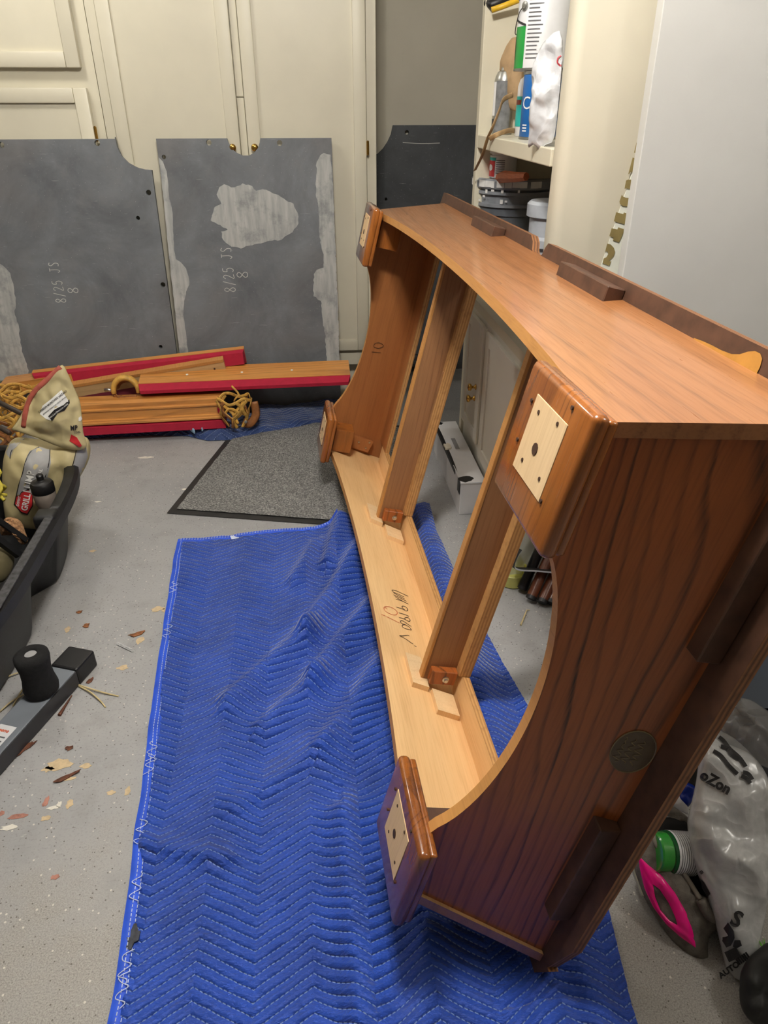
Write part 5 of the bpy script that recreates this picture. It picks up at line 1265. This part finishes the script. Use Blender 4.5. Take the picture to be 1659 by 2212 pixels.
# white plastic shopping bag with black print
C1 = Pz(1580, 1880, .13)
pb = Puff(plane_pts([(1486,1775),(1498,1720),(1506,1680),(1512,1640),(1524,1600),(1545,1572),(1580,1590),(1610,1615),(1640,1648),(1662,1690),(1672,1760),(1668,1880),(1652,1990),(1640,2030),(1632,2080),(1622,2120),(1596,2120),(1572,2095),(1558,2062),(1556,2030),(1545,1990),(1530,1940),(1508,1890),(1492,1830)], C1, (-.30,-.60,.74)), .06, .09, 96, 30, .022, 11, .5, 11, c=plane_pts([(1578,1830)], C1, (-.30,-.60,.74))[0], ridge=2.0)
t = thing('plastic_bag', 'translucent white shopping bag with black print slumped on the floor at right', 'bag', (pb.c.x, pb.c.y, 0)); off = t.location.copy()
bm = NB(); pb.mesh(bm); obj('film', bm, M['film_grey'], t, smooth=True, off=off)
def bprint(nm, pts): bm = NB(); pb.patch(bm, pts, .003); obj(nm, bm, M['print'], t, smooth=True, off=off)
def btext(body, cx, cy, a, s, bold=.5, sx=1.0): bm = NB(); pb.text(bm, body, cx, cy, a, s, .004, bold, sx); obj('lettering', bm, M['print'], t, off=off)
btext('S', 1590, 1986, 25, 48, 1.6); bprint('print_shape', [(1562,2005),(1572,1992),(1584,2010),(1586,2026),(1578,2042),(1568,2046),(1560,2030),(1572,2022),(1570,2010)])
btext('oZon', 1545, 1690, 30, 32, 1.4)
for st_ in ([(1540,1622),(1556,1632),(1572,1652),(1592,1672)], [(1552,1592),(1562,1600),(1576,1618),(1596,1636),(1610,1656)], [(1556,1612),(1572,1618),(1580,1630),(1596,1640)], [(1604,1668),(1616,1672),(1624,1684)], [(1600,1676),(1612,1682),(1620,1692)]):
    bm = NB(); ribbon(bm, smoothpts([pb.front(u, v, .004) for u, v in st_], 4), .008, pb.n, lift=.0004); obj('print_stroke', bm, M['print'], t, off=off)
bprint('print_bar', [(1512,1898),(1520,1905),(1534,1930),(1528,1938),(1516,1918)]); btext('III', 1514, 1884, 50, 10, .4)
btext('IIII', 1582, 2062, -25, 28, 2.2); btext('AUTO', 1574, 2094, -35, 18, .8); btext('IIIIII', 1604, 2070, -35, 20, 1.0); bprint('print_shape', [(1586,2030),(1598,2030),(1602,2042),(1590,2048),(1582,2044)])
# dark tote with clear film behind
M['tote'] = plain('dark_slate_plastic', (52, 57, 64), .55, .08, 6)
t = thing('storage_tote', 'dark blue-grey plastic tote behind the shopping bag', 'tote', (1.22, 1.27, 0))
bm = NB()
def tote(k, z): return [(sx*(.36*k), sy*(.30*k), z) for sx, sy in ((-1,-1),(1,-1),(1,1),(-1,1))]
LV = [[bm.verts.new(p) for p in tote(k, z)] for k, z in ((.86,0),(.97,.30),(1.03,.302),(1.03,.325),(.96,.325),(.84,.02))]
for A_, B_ in zip(LV, LV[1:]):
    for i in range(4): bm.faces.new((A_[i], A_[(i+1)%4], B_[(i+1)%4], B_[i]))
bm.faces.new(LV[0][::-1]); bm.faces.new(LV[-1]); bmesh.ops.bevel(bm, geom=[e for e in bm.edges if abs(e.verts[0].co.z-e.verts[1].co.z) > .01 and abs(e.verts[0].co.x-e.verts[1].co.x) < .06], offset=.03, segments=3, affect='EDGES'); obj('tub', bm, M['tote'], t, smooth=40)
C2 = Pz(1600, 1590, .3)
pc = Puff(plane_pts([(1545,1560),(1570,1520),(1610,1508),(1650,1530),(1680,1560),(1680,1660),(1640,1650),(1590,1620),(1555,1600)], C2, (-.3,-.6,.7)), .05, .02, 40, 12, .02, 14, .5, 15, ridge=1.0)
bm = NB(); pc.mesh(bm); t2 = thing('clear_bag', 'limp clear plastic film draped over the tote edge', 'bag', pc.c); obj('film', bm, M['film_clear'], t2, smooth=True, off=pc.c)
# small odds between
for nm, lab, cat, pts, z, m, th in (('blue_wrapper', 'shiny blue wrapper tucked behind the table edge', 'wrapper', [(1465,1702),(1480,1690),(1502,1700),(1496,1728),(1482,1745),(1462,1725)], .10, plain('shiny_blue', (20, 50, 160), .25), .015),
        ('paper_scrap', 'white torn paper scrap next to the blue wrapper', 'paper', [(1440,1735),(1452,1715),(1476,1722),(1488,1758),(1470,1752)], .09, M['canwhite'], .006),
        ('paper_scrap', 'pale cream paper scrap above the shopping bag', 'paper', [(1503,1636),(1514,1612),(1532,1618),(1530,1632),(1512,1640)], .18, M['tornpaper'], .006),
        ('black_bag', 'black vinyl bag in the lower right corner', 'bag', [(1598,2140),(1606,2090),(1640,2050),(1690,2040),(1700,2240),(1640,2220),(1605,2185)], .06, plain('black_vinyl', (30, 31, 30), .6, .2), .03),
        ('dark_cloth', 'black crumpled cloth inside the heap behind the felt pouch', 'cloth', [(1408,1790),(1440,1765),(1490,1780),(1500,1850),(1530,1930),(1545,1950),(1510,1950),(1490,1905),(1450,1865),(1415,1830)], .05, plain('black_cloth', (20, 19, 19), .9, .2), .02),
        ('grey_cap', 'grey cloth cap brim under the table edge', 'cap', [(1400,1772),(1415,1745),(1440,1735),(1486,1765),(1486,1785),(1440,1762),(1415,1775)], .10, M['felt'], .012),
        ('dark_junk', 'dark tangled scraps behind the shopping bag', 'scraps', [(1470,1690),(1500,1640),(1530,1600),(1560,1600),(1530,1660),(1505,1720)], .08, plain('dark_scraps', (34, 30, 28), .8, .4, 60), .02)):
    c = Pz(sum(p[0] for p in pts)/len(pts), sum(p[1] for p in pts)/len(pts), z); pf2 = Puff(plane_pts(pts, c, N0), th, None, 32, 8, th*.4, 40, .5, len(lab))
    bm = NB(); pf2.mesh(bm); t = thing(nm, lab, cat, (c.x, c.y, 0)); obj('skin', bm, m, t, smooth=True, off=t.location)
A = Pz(1652, 2062, .05); t = thing('grass_tuft', 'bright green artificial grass tuft at the right edge', 'tuft', (A.x, A.y, 0)); bm = NB(); rnd = random.Random(3)
for k in range(26):
    a = rnd.random()*6.3; e = Vector((math.cos(a)*.016, math.sin(a)*.016, .02+.015*rnd.random())); tube(bm, [A, A+e*.6, A+e+Vector((0,0,-.004))], [.0014,.0012,.0004], 4)
obj('blades', bm, plain('grass_green', (130, 214, 70), .5), t, off=t.location, kind='stuff')
p = Pz(882, 805, .0); t = thing('plastic_film', 'dark crinkled plastic on the floor behind the frame', 'plastic', (.57, 4.02, 0)); pf3 = Puff([Vector((.47,4.0,.03)),Vector((.6,3.97,.05)),Vector((.72,4.0,.03)),Vector((.70,4.02,.10)),Vector((.58,4.03,.14)),Vector((.48,4.02,.09))], .03, .02, 32, 10, .02, 30, .5, 4, ridge=1.0); bm = NB(); pf3.mesh(bm); obj('film', bm, M['tub'], t, smooth=True, off=t.location)
